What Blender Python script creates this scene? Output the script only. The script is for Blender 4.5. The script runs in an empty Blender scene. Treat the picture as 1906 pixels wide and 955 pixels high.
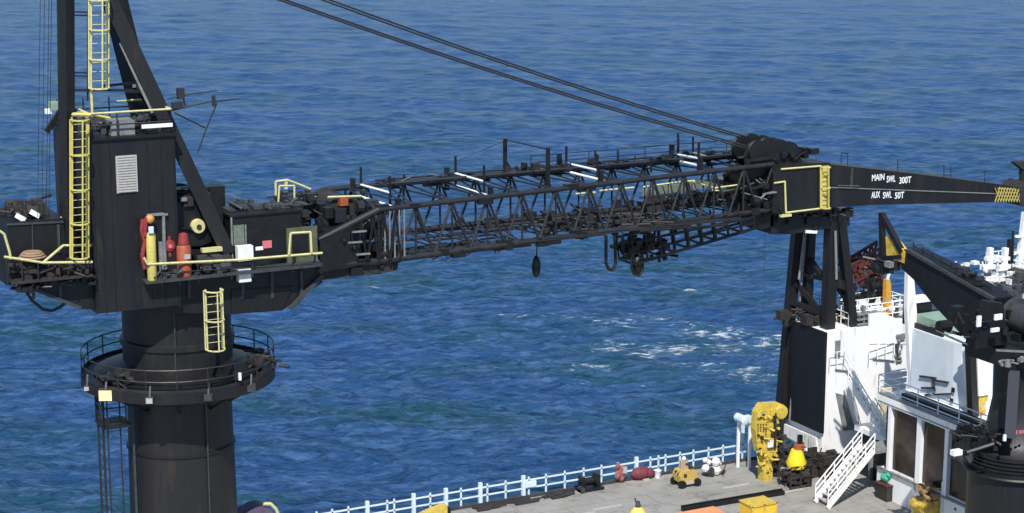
import bpy, math, random
import numpy as np
from mathutils import Vector, Matrix
random.seed(7); rnd = random.uniform
scene = bpy.context.scene; col = scene.collection
V = Vector
# ------------------------------------------------------------------ camera (world axes = ship axes: x forward, y to port, z up)
FPX = 3557.0; W0, H0 = 1906.0, 955.0
PHI, PITCH, CH = math.radians(27), math.radians(12), 43.0
sp, cp, sf, cf = math.sin(PITCH), math.cos(PITCH), math.sin(PHI), math.cos(PHI)
FWD = V((sf*cp, cf*cp, -sp)); RGT = V((cf, -sf, 0)); UPV = V((sf*sp, cf*sp, cp)); CAM = V((0, 0, CH))
def _ray(px, py): return FWD*FPX + RGT*(px-953) + UPV*(477.5-py)
def _pl(px, py, a, v):
    d = _ray(px, py); return CAM + d*((v-CAM[a])/d[a])
def X(px, py, v): return _pl(px, py, 0, v)
def Y(px, py, v): return _pl(px, py, 1, v)
def Z(px, py, v): return _pl(px, py, 2, v)
cd = bpy.data.cameras.new('camera'); cam = bpy.data.objects.new('camera', cd); col.objects.link(cam)
cam.location = CAM; cam.rotation_euler = (math.pi/2-PITCH, 0, -PHI)
cd.sensor_width = 36; cd.lens = 36*FPX/W0; cd.clip_end = 60000; cd.clip_start = 0.5
scene.camera = cam
# ------------------------------------------------------------------ light
EL = math.radians(50); SX, SY = -0.58, -1.0
n_ = math.hypot(SX, SY); sdir = V((SX/n_*math.cos(EL), SY/n_*math.cos(EL), math.sin(EL)))
w = bpy.data.worlds.new("World"); scene.world = w; w.use_nodes = True
nt = w.node_tree; bg = nt.nodes['Background']; sk = nt.nodes.new('ShaderNodeTexSky')
sk.sky_type = 'NISHITA'; sk.sun_disc = False; sk.sun_elevation = EL; sk.sun_rotation = math.atan2(sdir.x, sdir.y)
sk.air_density = 1.0; sk.dust_density = 0.0; sk.ozone_density = 3.0
nt.links.new(sk.outputs[0], bg.inputs[0]); bg.inputs[1].default_value = 0.12
ld = bpy.data.lights.new('sun', 'SUN'); ld.energy = 5.0; ld.angle = math.radians(0.5); ld.color = (1, .95, .87)
lo = bpy.data.objects.new('sun', ld); col.objects.link(lo); lo.rotation_euler = sdir.to_track_quat('Z', 'Y').to_euler(); lo.location = (0, 0, 90)
vs = scene.view_settings; vs.view_transform = 'Standard'; vs.look = 'None'; vs.gamma = 1; vs.exposure = 0.2; vs.use_curve_mapping = False
# ------------------------------------------------------------------ materials
def mat(name, c, rough=.6, c2=None, scale=1.5, thr=(.45, .7), metal=0, bump=0, bscale=8, streak=False, c3=None, spec=.5, emit=0):
    m = bpy.data.materials.new(name); m.use_nodes = True; N = m.node_tree.nodes; L = m.node_tree.links
    b = N['Principled BSDF']; b.inputs['Roughness'].default_value = rough; b.inputs['Metallic'].default_value = metal
    b.inputs['Specular IOR Level'].default_value = spec
    b.inputs['Base Color'].default_value = (*c, 1)
    if emit: b.inputs['Emission Color'].default_value = (*c, 1); b.inputs['Emission Strength'].default_value = emit
    tc = N.new('ShaderNodeTexCoord'); mp = N.new('ShaderNodeMapping'); L.new(tc.outputs['Object'], mp.inputs[0])
    if streak: mp.inputs['Scale'].default_value = (1, 1, .16)
    if c2 is not None:
        nz = N.new('ShaderNodeTexNoise'); nz.inputs['Scale'].default_value = scale; nz.inputs['Detail'].default_value = 8; nz.inputs['Roughness'].default_value = .65
        L.new(mp.outputs[0], nz.inputs[0])
        r = N.new('ShaderNodeMapRange'); r.inputs[1].default_value, r.inputs[2].default_value = thr; L.new(nz.outputs[0], r.inputs[0])
        mx = N.new('ShaderNodeMix'); mx.data_type = 'RGBA'; L.new(r.outputs[0], mx.inputs[0])
        mx.inputs[6].default_value = (*c, 1); mx.inputs[7].default_value = (*c2, 1)
        out = mx.outputs[2]
        if c3 is not None:
            n2 = N.new('ShaderNodeTexNoise'); n2.inputs['Scale'].default_value = scale*2.7; n2.inputs['Detail'].default_value = 6; L.new(mp.outputs[0], n2.inputs[0])
            r2 = N.new('ShaderNodeMapRange'); r2.inputs[1].default_value = .6; r2.inputs[2].default_value = .72; L.new(n2.outputs[0], r2.inputs[0])
            m2 = N.new('ShaderNodeMix'); m2.data_type = 'RGBA'; L.new(r2.outputs[0], m2.inputs[0]); L.new(out, m2.inputs[6]); m2.inputs[7].default_value = (*c3, 1); out = m2.outputs[2]
        L.new(out, b.inputs['Base Color'])
    if bump:
        n3 = N.new('ShaderNodeTexNoise'); n3.inputs['Scale'].default_value = bscale; n3.inputs['Detail'].default_value = 5; L.new(tc.outputs['Object'], n3.inputs[0])
        bp = N.new('ShaderNodeBump'); bp.inputs['Strength'].default_value = bump; bp.inputs['Distance'].default_value = .05; L.new(n3.outputs[0], bp.inputs['Height']); L.new(bp.outputs[0], b.inputs['Normal'])
    return m
M = dict(
 black=mat('black_steel', (.006, .0063, .008), .5, (.0115, .011, .012), 1.2, (.4, .62), bump=.2, streak=True, c3=(.024, .018, .015)),
 black2=mat('black_paint', (.005, .0053, .0065), .5, (.010, .0095, .010), 2.5, bump=.2),
 column=mat('column_steel', (.007, .0075, .009), .5, (.0135, .013, .014), .9, (.38, .6), bump=.2, streak=True, c3=(.026, .018, .015)),
 truss=mat('truss_steel', (.013, .015, .019), .5, (.028, .027, .029), 1.5, c3=(.04, .03, .026)),
 brown=mat('brown_machinery', (.020, .018, .017), .7, (.042, .033, .029), 3, bump=.4, c3=(.012, .012, .013)),
 rust=mat('red_rust', (.10, .024, .018), .75, (.03, .014, .013), 3, bump=.4),
 grey=mat('grey_paint', (.2, .21, .21), .6, (.12, .12, .12), 3, c3=(.3, .3, .3)),
 dgrey=mat('dark_grey', (.045, .048, .053), .6, (.022, .023, .026), 3),
 panel=mat('pale_panel', (.42, .40, .38), .6, (.33, .31, .3), 6),
 gglass=mat('greenish_glass', (.13, .16, .13), .25, (.2, .22, .18), 4),
 yellow=mat('yellow_paint', (.58, .50, .12), .5, (.46, .40, .17), 5, c3=(.26, .18, .06)),
 pyellow=mat('pale_yellow', (.62, .58, .26), .5, (.48, .45, .25), 4, c3=(.3, .25, .1)),
 eyellow=mat('equipment_yellow', (.60, .44, .06), .5, (.42, .31, .08), 4, bump=.5, bscale=5, c3=(.16, .09, .04)),
 orange=mat('orange_paint', (.34, .08, .035), .6, (.22, .055, .03), 5, bump=.3),
 red=mat('red_paint', (.28, .035, .035), .6, (.16, .025, .025), 5),
 pink=mat('pink_sign', (.6, .15, .18), .5),
 white=mat('white_paint', (.82, .83, .84), .45, (.74, .75, .76), 1.0, (.45, .75), streak=True, c3=(.62, .57, .50), bump=.15, bscale=1.5),
 wrust=mat('stained_white', (.78, .78, .77), .5, (.62, .61, .58), 1.5, (.5, .7), streak=True, c3=(.34, .22, .12)),
 wblue=mat('pale_blue_paint', (.60, .70, .76), .45, (.5, .6, .68), 3),
 lamp=mat('tube_light', (.85, .87, .9), .4),
 floodlit=mat('lit_floodlight', (1.0, .78, .25), .4, emit=.8),
 window=mat('dark_window', (.025, .018, .016), .18, (.05, .032, .025), 1.3, spec=.5),
 green=mat('green_tarp', (.05, .38, .24), .7, (.03, .25, .17), 4, bump=.5),
 lgreen=mat('pale_green', (.2, .32, .25), .6, (.28, .36, .3), 3),
 fyellow=mat('rusty_yellow', (.6, .42, .05), .6, (.3, .15, .05), 4, c3=(.7, .6, .4)),
 wire=mat('wire_rope', (.02, .022, .028), .6),
 purple=mat('purple_tarp', (.1, .07, .13), .7, (.06, .05, .08), 3),
)
# ------------------------------------------------------------------ mesh helper
class MB:
    def __init__(s): s.v = []; s.f = []; s.isl = []
    def add(s, vs_, fs_):
        n = len(s.v); s.isl.append((n, n+len(vs_), len(s.f), len(s.f)+len(fs_))); s.v += [tuple(p) for p in vs_]; s.f += [tuple(i+n for i in f) for f in fs_]; return s
    def box(s, a, b):
        x0, x1 = sorted((a[0], b[0])); y0, y1 = sorted((a[1], b[1])); z0, z1 = sorted((a[2], b[2]))
        return s.add([(x0,y0,z0),(x1,y0,z0),(x1,y1,z0),(x0,y1,z0),(x0,y0,z1),(x1,y0,z1),(x1,y1,z1),(x0,y1,z1)],
                     [(0,3,2,1),(4,5,6,7),(0,1,5,4),(1,2,6,5),(2,3,7,6),(3,0,4,7)])
    def cbox(s, c, d): return s.box((c[0]-d[0]/2, c[1]-d[1]/2, c[2]-d[2]/2), (c[0]+d[0]/2, c[1]+d[1]/2, c[2]+d[2]/2))
    def bar(s, p, q, w, h=None):
        p, q = V(p), V(q); h = h or w; d = (q-p)
        if d.length < 1e-5: return s
        d.normalize(); u = d.cross(V((0, 0, 1)))
        if u.length < .05: u = V((1, 0, 0))
        u.normalize(); t = u.cross(d); u = u*w/2; t = t*h/2
        return s.add([p-u-t, p+u-t, p+u+t, p-u+t, q-u-t, q+u-t, q+u+t, q-u+t],
                     [(0,1,2,3),(7,6,5,4),(0,4,5,1),(1,5,6,2),(2,6,7,3),(3,7,4,0)])
    def tube(s, p, q, r, r2=None, n=8):
        p, q = V(p), V(q); r2 = r if r2 is None else r2; d = (q-p).normalized(); u = d.cross(V((0, 0, 1)))
        if u.length < .05: u = V((1, 0, 0))
        u.normalize(); t = u.cross(d); vs_ = []
        for c, rr in ((p, r), (q, r2)):
            for i in range(n):
                a = 2*math.pi*i/n; vs_.append(c+u*math.cos(a)*rr+t*math.sin(a)*rr)
        return s.add(vs_, [tuple(range(n))[::-1], tuple(range(n, 2*n))] + [(i, (i+1) % n, n+(i+1) % n, n+i) for i in range(n)])
    def path(s, pts, r, n=6):
        for a, b in zip(pts[:-1], pts[1:]): s.tube(a, b, r, n=n)
        return s
    def lathe(s, c, prof, n=48, axis=2):
        vs_ = []
        for r, z in prof:
            for i in range(n):
                a = 2*math.pi*i/n; p = [r*math.cos(a), r*math.sin(a), z]
                if axis == 1: p = [p[0], p[2], p[1]]
                if axis == 0: p = [p[2], p[0], p[1]]
                vs_.append((c[0]+p[0], c[1]+p[1], c[2]+p[2]))
        fs_ = [(k*n+i, k*n+(i+1) % n, (k+1)*n+(i+1) % n, (k+1)*n+i) for k in range(len(prof)-1) for i in range(n)]
        fs_ += [tuple(range(n))[::-1], tuple(range((len(prof)-1)*n, len(prof)*n))]
        return s.add(vs_, fs_)
    def prism(s, pts, off):
        pts = [V(p) for p in pts]; off = V(off); n = len(pts)
        return s.add(pts+[p+off for p in pts], [tuple(range(n)), tuple(range(n, 2*n))[::-1]]+[(i, n+i, n+(i+1) % n, (i+1) % n) for i in range(n)])
    def ball(s, c, r, sq=(1, 1, 1), n=10):
        vs_ = [(c[0], c[1], c[2]-r*sq[2])]; m = n//2
        for k in range(1, m):
            ph = math.pi*k/m-math.pi/2
            for i in range(n):
                a = 2*math.pi*i/n; vs_.append((c[0]+r*sq[0]*math.cos(ph)*math.cos(a), c[1]+r*sq[1]*math.cos(ph)*math.sin(a), c[2]+r*sq[2]*math.sin(ph)))
        vs_.append((c[0], c[1], c[2]+r*sq[2])); N_ = len(vs_)-1
        fs_ = [(0, 1+(i+1) % n, 1+i) for i in range(n)] + [(N_, N_-n+i, N_-n+(i+1) % n) for i in range(n)]
        for k in range(m-2):
            fs_ += [(1+k*n+i, 1+k*n+(i+1) % n, 1+(k+1)*n+(i+1) % n, 1+(k+1)*n+i) for i in range(n)]
        return s.add(vs_, fs_)
    def clutter(s, a, b, n, lo=.15, hi=.6):
        for _ in range(n):
            c = V([rnd(a[i], b[i]) for i in range(3)]); k = random.random()
            if k < .45: s.cbox(c, (rnd(lo, hi), rnd(lo, hi), rnd(lo, hi)))
            elif k < .75:
                d = V((rnd(-1, 1), rnd(-1, 1), rnd(-.4, .4)))*hi; s.tube(c-d, c+d, rnd(.03, .09), n=6)
            else:
                r = rnd(lo, hi)/2; d = random.choice([V((1, 0, 0)), V((0, 1, 0)), V((0, 0, 1))])*rnd(lo, hi)/2; s.tube(c-d, c+d, r, n=10)
        return s
    def rail(s, pts, h=1.1, step=1.6, r=.03, rails=(1, .5), posts=True):
        for a, b in zip(pts[:-1], pts[1:]):
            a, b = V(a), V(b); L_ = (b-a).length; n = max(1, round(L_/step))
            for f in rails: s.tube(a+V((0, 0, h*f)), b+V((0, 0, h*f)), r, n=5)
            if posts:
                for i in range(n+1):
                    p = a.lerp(b, i/n); s.tube(p, p+V((0, 0, h)), r, n=5)
        return s
    def ladder(s, p, q, w, side, rung=.33, r=.03, cage=None, ccount=4):
        p, q, side = V(p), V(q), V(side).normalized()
        for k in (-.5, .5): s.bar(p+side*w*k, q+side*w*k, r*2)
        n = int((q-p).length/rung)
        for i in range(1, n): c = p.lerp(q, i/n); s.tube(c-side*w/2, c+side*w/2, r*.45, n=5)
        if cage is not None:
            out = V(cage).normalized(); L_ = (q-p).length; R_ = w*.85
            hoops = max(2, int(L_/1.35)); prev = []
            for j in range(hoops+1):
                c = p.lerp(q, .02+.96*j/hoops); pts = [c+side*math.cos(a)*w*.62+out*math.sin(a)*R_ for a in [math.pi*t/6 for t in range(7)]]
                s.path(pts, r*1.1, 5); prev.append(pts)
            for t in (0, 3, 6): s.tube(prev[0][t], prev[-1][t], r*1.1, n=5)
        return s
    def pieces(s):
        k = len(s.isl); P = np.array(s.v)
        lo = np.array([P[a:b].min(0) for a, b, _, _ in s.isl]); hi = np.array([P[a:b].max(0) for a, b, _, _ in s.isl]); size = (hi-lo).max(1)
        gap = np.maximum(0, np.maximum(lo[:, None]-hi[None], lo[None]-hi[:, None])); near = np.sqrt((gap**2).sum(2)) <= np.maximum(.018, .46*np.maximum(size[:, None], size[None]))
        lab = -np.ones(k, int); c = 0
        for i in range(k):
            if lab[i] >= 0: continue
            st = [i]; lab[i] = c
            while st:
                j = st.pop()
                for t in np.nonzero(near[j] & (lab < 0))[0]: lab[t] = c; st.append(t)
            c += 1
        out = []
        for q in range(c):
            mb = MB()
            for i in np.nonzero(lab == q)[0]:
                a, b, f0, f1 = s.isl[i]; mb.add(s.v[a:b], [tuple(x-a for x in f) for f in s.f[f0:f1]])
            out.append(mb)
        return sorted(out, key=lambda m_: -len(m_.v))
    def build(s, name, m, parent=None, smooth=False, label=None):
        # pieces that stand apart become parts of their own
        if parent is not None and len(s.isl) > 1:
            ps = s.pieces()
            if len(ps) > 1: return [p.build1(name, m, parent, smooth, label) for p in ps][0]
        return s.build1(name, m, parent, smooth, label)
    def build1(s, name, m, parent=None, smooth=False, label=None):
        me = bpy.data.meshes.new(name); root = parent
        while root is not None and root.parent is not None: root = root.parent
        o3 = root.location if root is not None else V((0, 0, 0))
        me.from_pydata([(a-o3[0], b-o3[1], c-o3[2]) for a, b, c in s.v], [], s.f)
        me.materials.append(m if not isinstance(m, str) else M[m]); o = bpy.data.objects.new(name, me); col.objects.link(o)
        if smooth:
            me.polygons.foreach_set('use_smooth', [len(p.vertices) < 8 for p in me.polygons]); 
            try: me.set_sharp_from_angle(angle=math.radians(40))
            except Exception: pass
        if parent is not None: o.parent = parent
        if label: o['label'] = label
        return o
def thing(name, label, cat, loc, group=None):
    o = bpy.data.objects.new(name, None); col.objects.link(o); o.location = V(loc); o.empty_display_size = .3
    o['label'] = label; o['category'] = cat
    if group: o['group'] = group
    return o
def tag(o, label, cat, group=None):
    o['label'] = label; o['category'] = cat
    if group: o['group'] = group
    return o
def text(name, s, p, size, mt, parent, rotz=0, sx=1, facing='y'):
    cu = bpy.data.curves.new(name, 'FONT'); cu.body = s; cu.size = size; cu.extrude = .004; cu.offset = .008
    t = bpy.data.objects.new(name, cu); me = bpy.data.meshes.new_from_object(t); bpy.data.objects.remove(t)
    R = Matrix.Rotation(rotz, 4, 'Y') @ Matrix.Rotation(math.pi/2, 4, 'X') @ Matrix.Diagonal((sx, 1, 1, 1))
    me.transform(Matrix.Translation(V(p)-parent_root(parent).location) @ R); me.materials.append(M[mt])
    o = bpy.data.objects.new(name, me); col.objects.link(o); o.parent = parent; return o
def parent_root(o):
    while o.parent is not None: o = o.parent
    return o
DK = 8.0
# ------------------------------------------------------------------ SEA
def sea():
    rng = np.random.default_rng(3); hd = PHI
    ang = np.concatenate([np.linspace(-math.pi, -.36, 60)[:-1], np.linspace(-.36, .36, 1000), np.linspace(.36, math.pi, 60)[1:]]) + hd
    th = np.concatenate([[1., 20, 50, 75], 43/np.tan(np.linspace(math.radians(26), math.radians(3.2), 1150)), [1000, 1500, 2500, 5000, 10000, 25000]])
    A, R = np.meshgrid(ang, th); x = R*np.sin(A); y = R*np.cos(A); z = np.zeros_like(x)
    wd = hd + math.pi + .12; dr = np.gradient(th)[:, None]*np.ones_like(x)
    dx = np.zeros_like(x); dy = np.zeros_like(x)
    for i in range(110):
        lam = .8*(20/.8)**(rng.random()**1.5); k = 2*math.pi/lam; a = wd + rng.normal()*.42
        amp = .0135*lam**.66*(1 if lam < 10 else .8)*rng.uniform(.5, 1.2)
        ph = k*(x*np.sin(a)+y*np.cos(a)) + rng.random()*6.28
        fade = np.clip((lam/(dr*3))-.5, 0, 1); amp_ = amp*fade
        z += amp_*np.sin(ph); dx += -amp_*.9*np.cos(ph)*-math.sin(a); dy += -amp_*.9*np.cos(ph)*-math.cos(a)
    for lam, amp, da in ((26, .16, .25), (34, .2, -.1), (19, .1, -.35)):
        a = wd+da; z += amp*np.sin(2*math.pi/lam*(x*np.sin(a)+y*np.cos(a))+lam)*np.clip(1.6-R/500, 0, 1)
    far = np.clip((3000-R)/2000, 0, 1)*np.clip(1.3-R/480, .62, 1); z *= far; x = x+dx*far; y = y+dy*far
    nv = x.size; co = np.stack([x.ravel(), y.ravel(), z.ravel()], 1).astype(np.float32)
    nr, na = x.shape; idx = np.arange(nv).reshape(nr, na)
    q = np.stack([idx[:-1, :-1], idx[:-1, 1:], idx[1:, 1:], idx[1:, :-1]], -1).reshape(-1, 4)[:, ::-1]
    me = bpy.data.meshes.new('sea'); me.vertices.add(nv); me.vertices.foreach_set('co', co.ravel())
    me.loops.add(q.size); me.loops.foreach_set('vertex_index', q.ravel().astype(np.int32))
    me.polygons.add(len(q)); me.polygons.foreach_set('loop_start', np.arange(0, q.size, 4, dtype=np.int32)); 
    me.update(calc_edges=True); me.polygons.foreach_set('use_smooth', np.ones(len(q), bool))
    # where water is churned into foam
    fm = np.zeros_like(x)
    r_, u_ = V((cf, -sf)), V((sf, cf))
    for px, py, w_, d_, s_ in [(925,567,1.4,.8,.95),(1050,590,4.5,3.5,.62),(1130,600,3,3,.55),(1215,595,3,3.5,.62),(1290,618,4,3.5,.68),(1350,620,3.5,2.6,.74),(1420,632,2.5,4,.7),
                           (1250,645,6,3,.72),(1130,640,4,2,.7),(1090,680,4,2.2,.6),(1310,675,4.5,3,.72),(1400,700,2.5,4,.65),(1280,541,.9,.7,1.05),(690,534,1.6,1.0,.8),(1190,655,4,2,.6),
                           (640,560,5,5,.35),(820,570,5,4,.42),(900,640,5,5,.38),(760,600,5,4,.35),(560,600,5,5,.3),(1200,700,8,6,.35),(1450,640,2,6,.7),(1000,585,3,2,.6),(960,600,4,3,.45),(1160,610,5,3,.55),(1360,640,5,5,.6),(1340,690,4,4,.6),(880,560,4,2,.4),(700,520,5,3,.35)]:
        c = Z(px, py, 0); ddx = x-c.x; ddy = y-c.y; uu = (ddx*r_.x+ddy*r_.y)/w_; vv = (ddx*u_.x+ddy*u_.y)/d_
        fm = np.maximum(fm, s_*np.exp(-(uu*uu+vv*vv)))
    at = me.attributes.new('foam', 'FLOAT', 'POINT'); at.data.foreach_set('value', fm.ravel().astype(np.float32))
    o = bpy.data.objects.new('sea', me); col.objects.link(o); o['kind'] = 'structure'
    m = bpy.data.materials.new('sea_water'); m.use_nodes = True; N = m.node_tree.nodes; L = m.node_tree.links; b = N['Principled BSDF']
    tc = N.new('ShaderNodeTexCoord')
    def mp(sc, rz=PHI):
        q_ = N.new('ShaderNodeMapping'); q_.inputs['Scale'].default_value = sc; r0 = N.new('ShaderNodeVectorRotate'); r0.rotation_type = 'Z_AXIS'
        r0.inputs['Angle'].default_value = rz; L.new(tc.outputs['Object'], r0.inputs['Vector']); L.new(r0.outputs[0], q_.inputs[0]); return q_.outputs[0]
    def noise(vec, sc, det, ro=.55):
        n = N.new('ShaderNodeTexNoise'); n.inputs['Scale'].default_value = sc; n.inputs['Detail'].default_value = det; n.inputs['Roughness'].default_value = ro; L.new(vec, n.inputs[0]); return n.outputs[0]
    def rng_(v, a, b_, c=0, d=1):
        r = N.new('ShaderNodeMapRange'); L.new(v, r.inputs[0]); r.inputs[1].default_value = a; r.inputs[2].default_value = b_; r.inputs[3].default_value = c; r.inputs[4].default_value = d; return r.outputs[0]
    def mixc(f, a, b_):
        q_ = N.new('ShaderNodeMix'); q_.data_type = 'RGBA'; L.new(f, q_.inputs[0])
        for i, c in ((6, a), (7, b_)):
            if isinstance(c, tuple): q_.inputs[i].default_value = (*c, 1)
            else: L.new(c, q_.inputs[i])
        return q_.outputs[2]
    def math_(op, a, b_):
        q_ = N.new('ShaderNodeMath'); q_.operation = op
        for i, c in ((0, a), (1, b_)):
            if isinstance(c, (int, float)): q_.inputs[i].default_value = c
            else: L.new(c, q_.inputs[i])
        return q_.outputs[0]
    big = noise(mp((.3, 1, 1)), .11, 5, .6); med = noise(mp((.25, 1, 1)), 1.2, 6, .7)
    SEA = dict(a=(.025, .082, .215), b=(.018, .078, .120), c=(.075, .160, .345))
    c = mixc(rng_(big, .44, .64), SEA['a'], SEA['b']); c = mixc(rng_(med, .46, .68), c, SEA['c']); dk = noise(mp((.3, 1, 1)), 1.9, 5, .7); c = mixc(rng_(dk, .50, .66, 0, .75), c, (.010, .032, .075))
    fa0 = N.new('ShaderNodeAttribute'); fa0.attribute_name = 'foam'; c = mixc(rng_(fa0.outputs['Fac'], .2, 1, 0, .35), c, (.06, .17, .22))
    fa = N.new('ShaderNodeAttribute'); fa.attribute_name = 'foam'
    fn = noise(mp((.28, 1, 1)), 2.0, 9, .74); fine = noise(mp((.5, 1, 1)), .55, 9, .75)
    t = math_('ADD', fn, math_('MULTIPLY', fa.outputs['Fac'], .34))
    foam = rng_(t, .72, .86)
    caps = rng_(fine, .79, .86, 0, .8)
    foam = math_('MAXIMUM', foam, caps)
    c = mixc(foam, c, (.72, .78, .82)); L.new(c, b.inputs['Base Color'])
    b.inputs['IOR'].default_value = 1.33; b.inputs['Specular IOR Level'].default_value = .12
    L.new(rng_(foam, 0, 1, .3, .8), b.inputs['Roughness'])
    h = math_('ADD', noise(mp((.3, 1, 1)), 2.3, 6, .68), math_('MULTIPLY', noise(mp((.6, 1, 1), PHI+.3), 4.6, 5, .65), .34)); h = math_('ADD', h, math_('MULTIPLY', noise(mp((.45, 1, 1)), .5, 3, .5), 2.4))
    bp = N.new('ShaderNodeBump'); bp.inputs['Strength'].default_value = 1; bp.inputs['Distance'].default_value = .6; L.new(h, bp.inputs['Height']); L.new(bp.outputs[0], b.inputs['Normal'])
    me.materials.append(m)
sea()
# ------------------------------------------------------------------ DECK / HULL
RY = 89.25
deckm = mat('deck_plating', (.31, .305, .285), .8, (.22, .22, .21), .45, (.35, .7), bump=.3, c3=(.24, .19, .15))
pts = [(-25, 62), (84, 62), (98, 68), (104, 76), (98, 84), (84, RY+.35), (-25, RY+.35)]
N_ = deckm.node_tree.nodes; L_ = deckm.node_tree.links; b_ = N_['Principled BSDF']; src = b_.inputs['Base Color'].links[0].from_socket
tc_ = N_.new('ShaderNodeTexCoord'); bk = N_.new('ShaderNodeTexBrick'); bk.inputs['Scale'].default_value = 1; bk.inputs['Brick Width'].default_value = 5.0; bk.inputs['Row Height'].default_value = 1.7; bk.inputs['Mortar Size'].default_value = .025
bk.inputs['Color1'].default_value = (1, 1, 1, 1); bk.inputs['Color2'].default_value = (.93, .92, .9, 1); bk.inputs['Mortar'].default_value = (.68, .62, .56, 1); L_.new(tc_.outputs['Object'], bk.inputs[0])
ns = N_.new('ShaderNodeTexNoise'); ns.inputs['Scale'].default_value = .9; ns.inputs['Detail'].default_value = 9; ns.inputs['Roughness'].default_value = .75; L_.new(tc_.outputs['Object'], ns.inputs[0]); rr = N_.new('ShaderNodeMapRange'); rr.inputs[1].default_value = .54; rr.inputs[2].default_value = .68; rr.inputs[3].default_value = 1; rr.inputs[4].default_value = .62; L_.new(ns.outputs[0], rr.inputs[0])
m1 = N_.new('ShaderNodeMix'); m1.data_type = 'RGBA'; m1.blend_type = 'MULTIPLY'; m1.inputs[0].default_value = 1; L_.new(src, m1.inputs[6]); L_.new(bk.outputs[0], m1.inputs[7])
m2_ = N_.new('ShaderNodeMix'); m2_.data_type = 'RGBA'; m2_.blend_type = 'MULTIPLY'; m2_.inputs[0].default_value = 1; L_.new(m1.outputs[2], m2_.inputs[6]); L_.new(rr.outputs[0], m2_.inputs[7]); L_.new(m2_.outputs[2], b_.inputs['Base Color'])
o = MB().prism([(a, b, DK-.12) for a, b in pts], (0, 0, .12)).build('deck', deckm); o['kind'] = 'structure'
o = MB().prism([(a, b, -1.5) for a, b in pts], (0, 0, 9.36)).build('hull', 'black'); o['kind'] = 'structure'
# kerb and scupper plate along the rail
t = thing('deck_edge_kerb', 'low dark steel kerb along the deck edge under the white railing', 'kerb', (45, RY, DK))
MB().box((-20, RY-.12, DK), (63, RY+.12, DK+.16)).build('kerb_plate', 'dgrey', t)
mb = MB()
for i in range(60):
    x = rnd(43, 49); mb.cbox((x, RY-rnd(.25, .9), DK+.05), (rnd(.2, .9), rnd(.05, .25), rnd(.04, .12)))
tag(mb.build('scrap_heap', 'brown'), 'strip of rusty brown scrap and timber lying on the deck beside the railing', 'scrap')
# white railing
t = thing('deck_railing', 'white two rail railing with thick and thin posts along the deck edge', 'railing', (45, RY, DK))
thick = [684, 770, 830, 894, 974, 1184]
thin = [619, 649, 721, 734, 801, 858, 907, 941, 984, 1016, 1051, 1086, 1119, 1150, 1210, 1225, 1238, 1265, 1290, 1318, 1345, 1381]
def railx(px):
    # position on the deck edge whose foot is seen at this column
    lo_, hi_ = 20., 70.
    for _ in range(40):
        m_ = (lo_+hi_)/2; d = V((m_, RY, DK))-CAM; u = 953+FPX*d.dot(RGT)/d.dot(FWD)
        if u < px: lo_ = m_
        else: hi_ = m_
    return lo_
for p in thick: x = railx(p); MB().box((x-.1, RY-.08, DK), (x+.1, RY+.08, DK+1.3)).build('post', 'wblue', t)
for p in thin: x = railx(p); MB().box((x-.045, RY-.04, DK), (x+.045, RY+.04, DK+1.18)).build('post', 'wblue', t)
x0, x1 = -18, railx(1392)
for x in range(-18, 35, 2): MB().box((x-.045, RY-.04, DK), (x+.045, RY+.04, DK+1.18)).build('post', 'wblue', t)
for z in (.55, 1.0): MB().box((x0, RY-.04, DK+z-.038), (x1, RY+.035, DK+z+.038)).build('rail', 'wblue', t)
MB().box((railx(976), RY-.16, DK+.62), (railx(996), RY-.06, DK+.95)).build('gate_plate', 'wblue', t)
for a, b in ((1381, 1381),):
    x = railx(a); MB().box((x-.09, RY-.07, DK+1.2), (x+.09, RY+.07, DK+2.6)).build('tall_post', 'wblue', t)
# ------------------------------------------------------------------ MAIN CRANE
AX = Y(331, 650, 86.5); ax, ay = AX.x, 86.5
crane = thing('pedestal_crane', 'huge black pedestal crane on the left with lattice boom reaching right over the water', 'crane', (ax, ay, DK))
zc = lambda py: Y(332, py, ay).z
zr = zc(643)-1.12                      # ring platform deck
mb = MB().lathe((ax, ay, 0), [(2.66, DK), (2.58, zr-6.5), (2.54, zr-3.8), (2.57, zr-3.78), (2.57, zr-3.6), (2.52, zr-3.58), (2.48, zr), (2.6, zr+.02), (2.62, zr+1.4), (2.72, zr+1.45), (2.72, zr+1.7), (2.58, zr+1.75), (2.58, 22.6)], 64)
ped = mb.build('pedestal', 'column', crane, True)
MB().bar((ax-2.6, ay-.9, DK), (ax-2.6, ay-.9, zr-1), .1).bar((ax+.5, ay-2.56, DK), (ax+.5, ay-2.56, zr-.8), .06).bar((ax-.9, ay-2.45, zr+.2), (ax-.9, ay-2.62, 22.3), .07).build('conduit', 'dgrey', ped)
for zz in (zr-3.69,): MB().lathe((ax, ay, zz), [(2.545, -.06), (2.62, -.05), (2.62, .05), (2.545, .06)], 64).build('weld_band', 'black', ped, True)
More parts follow.
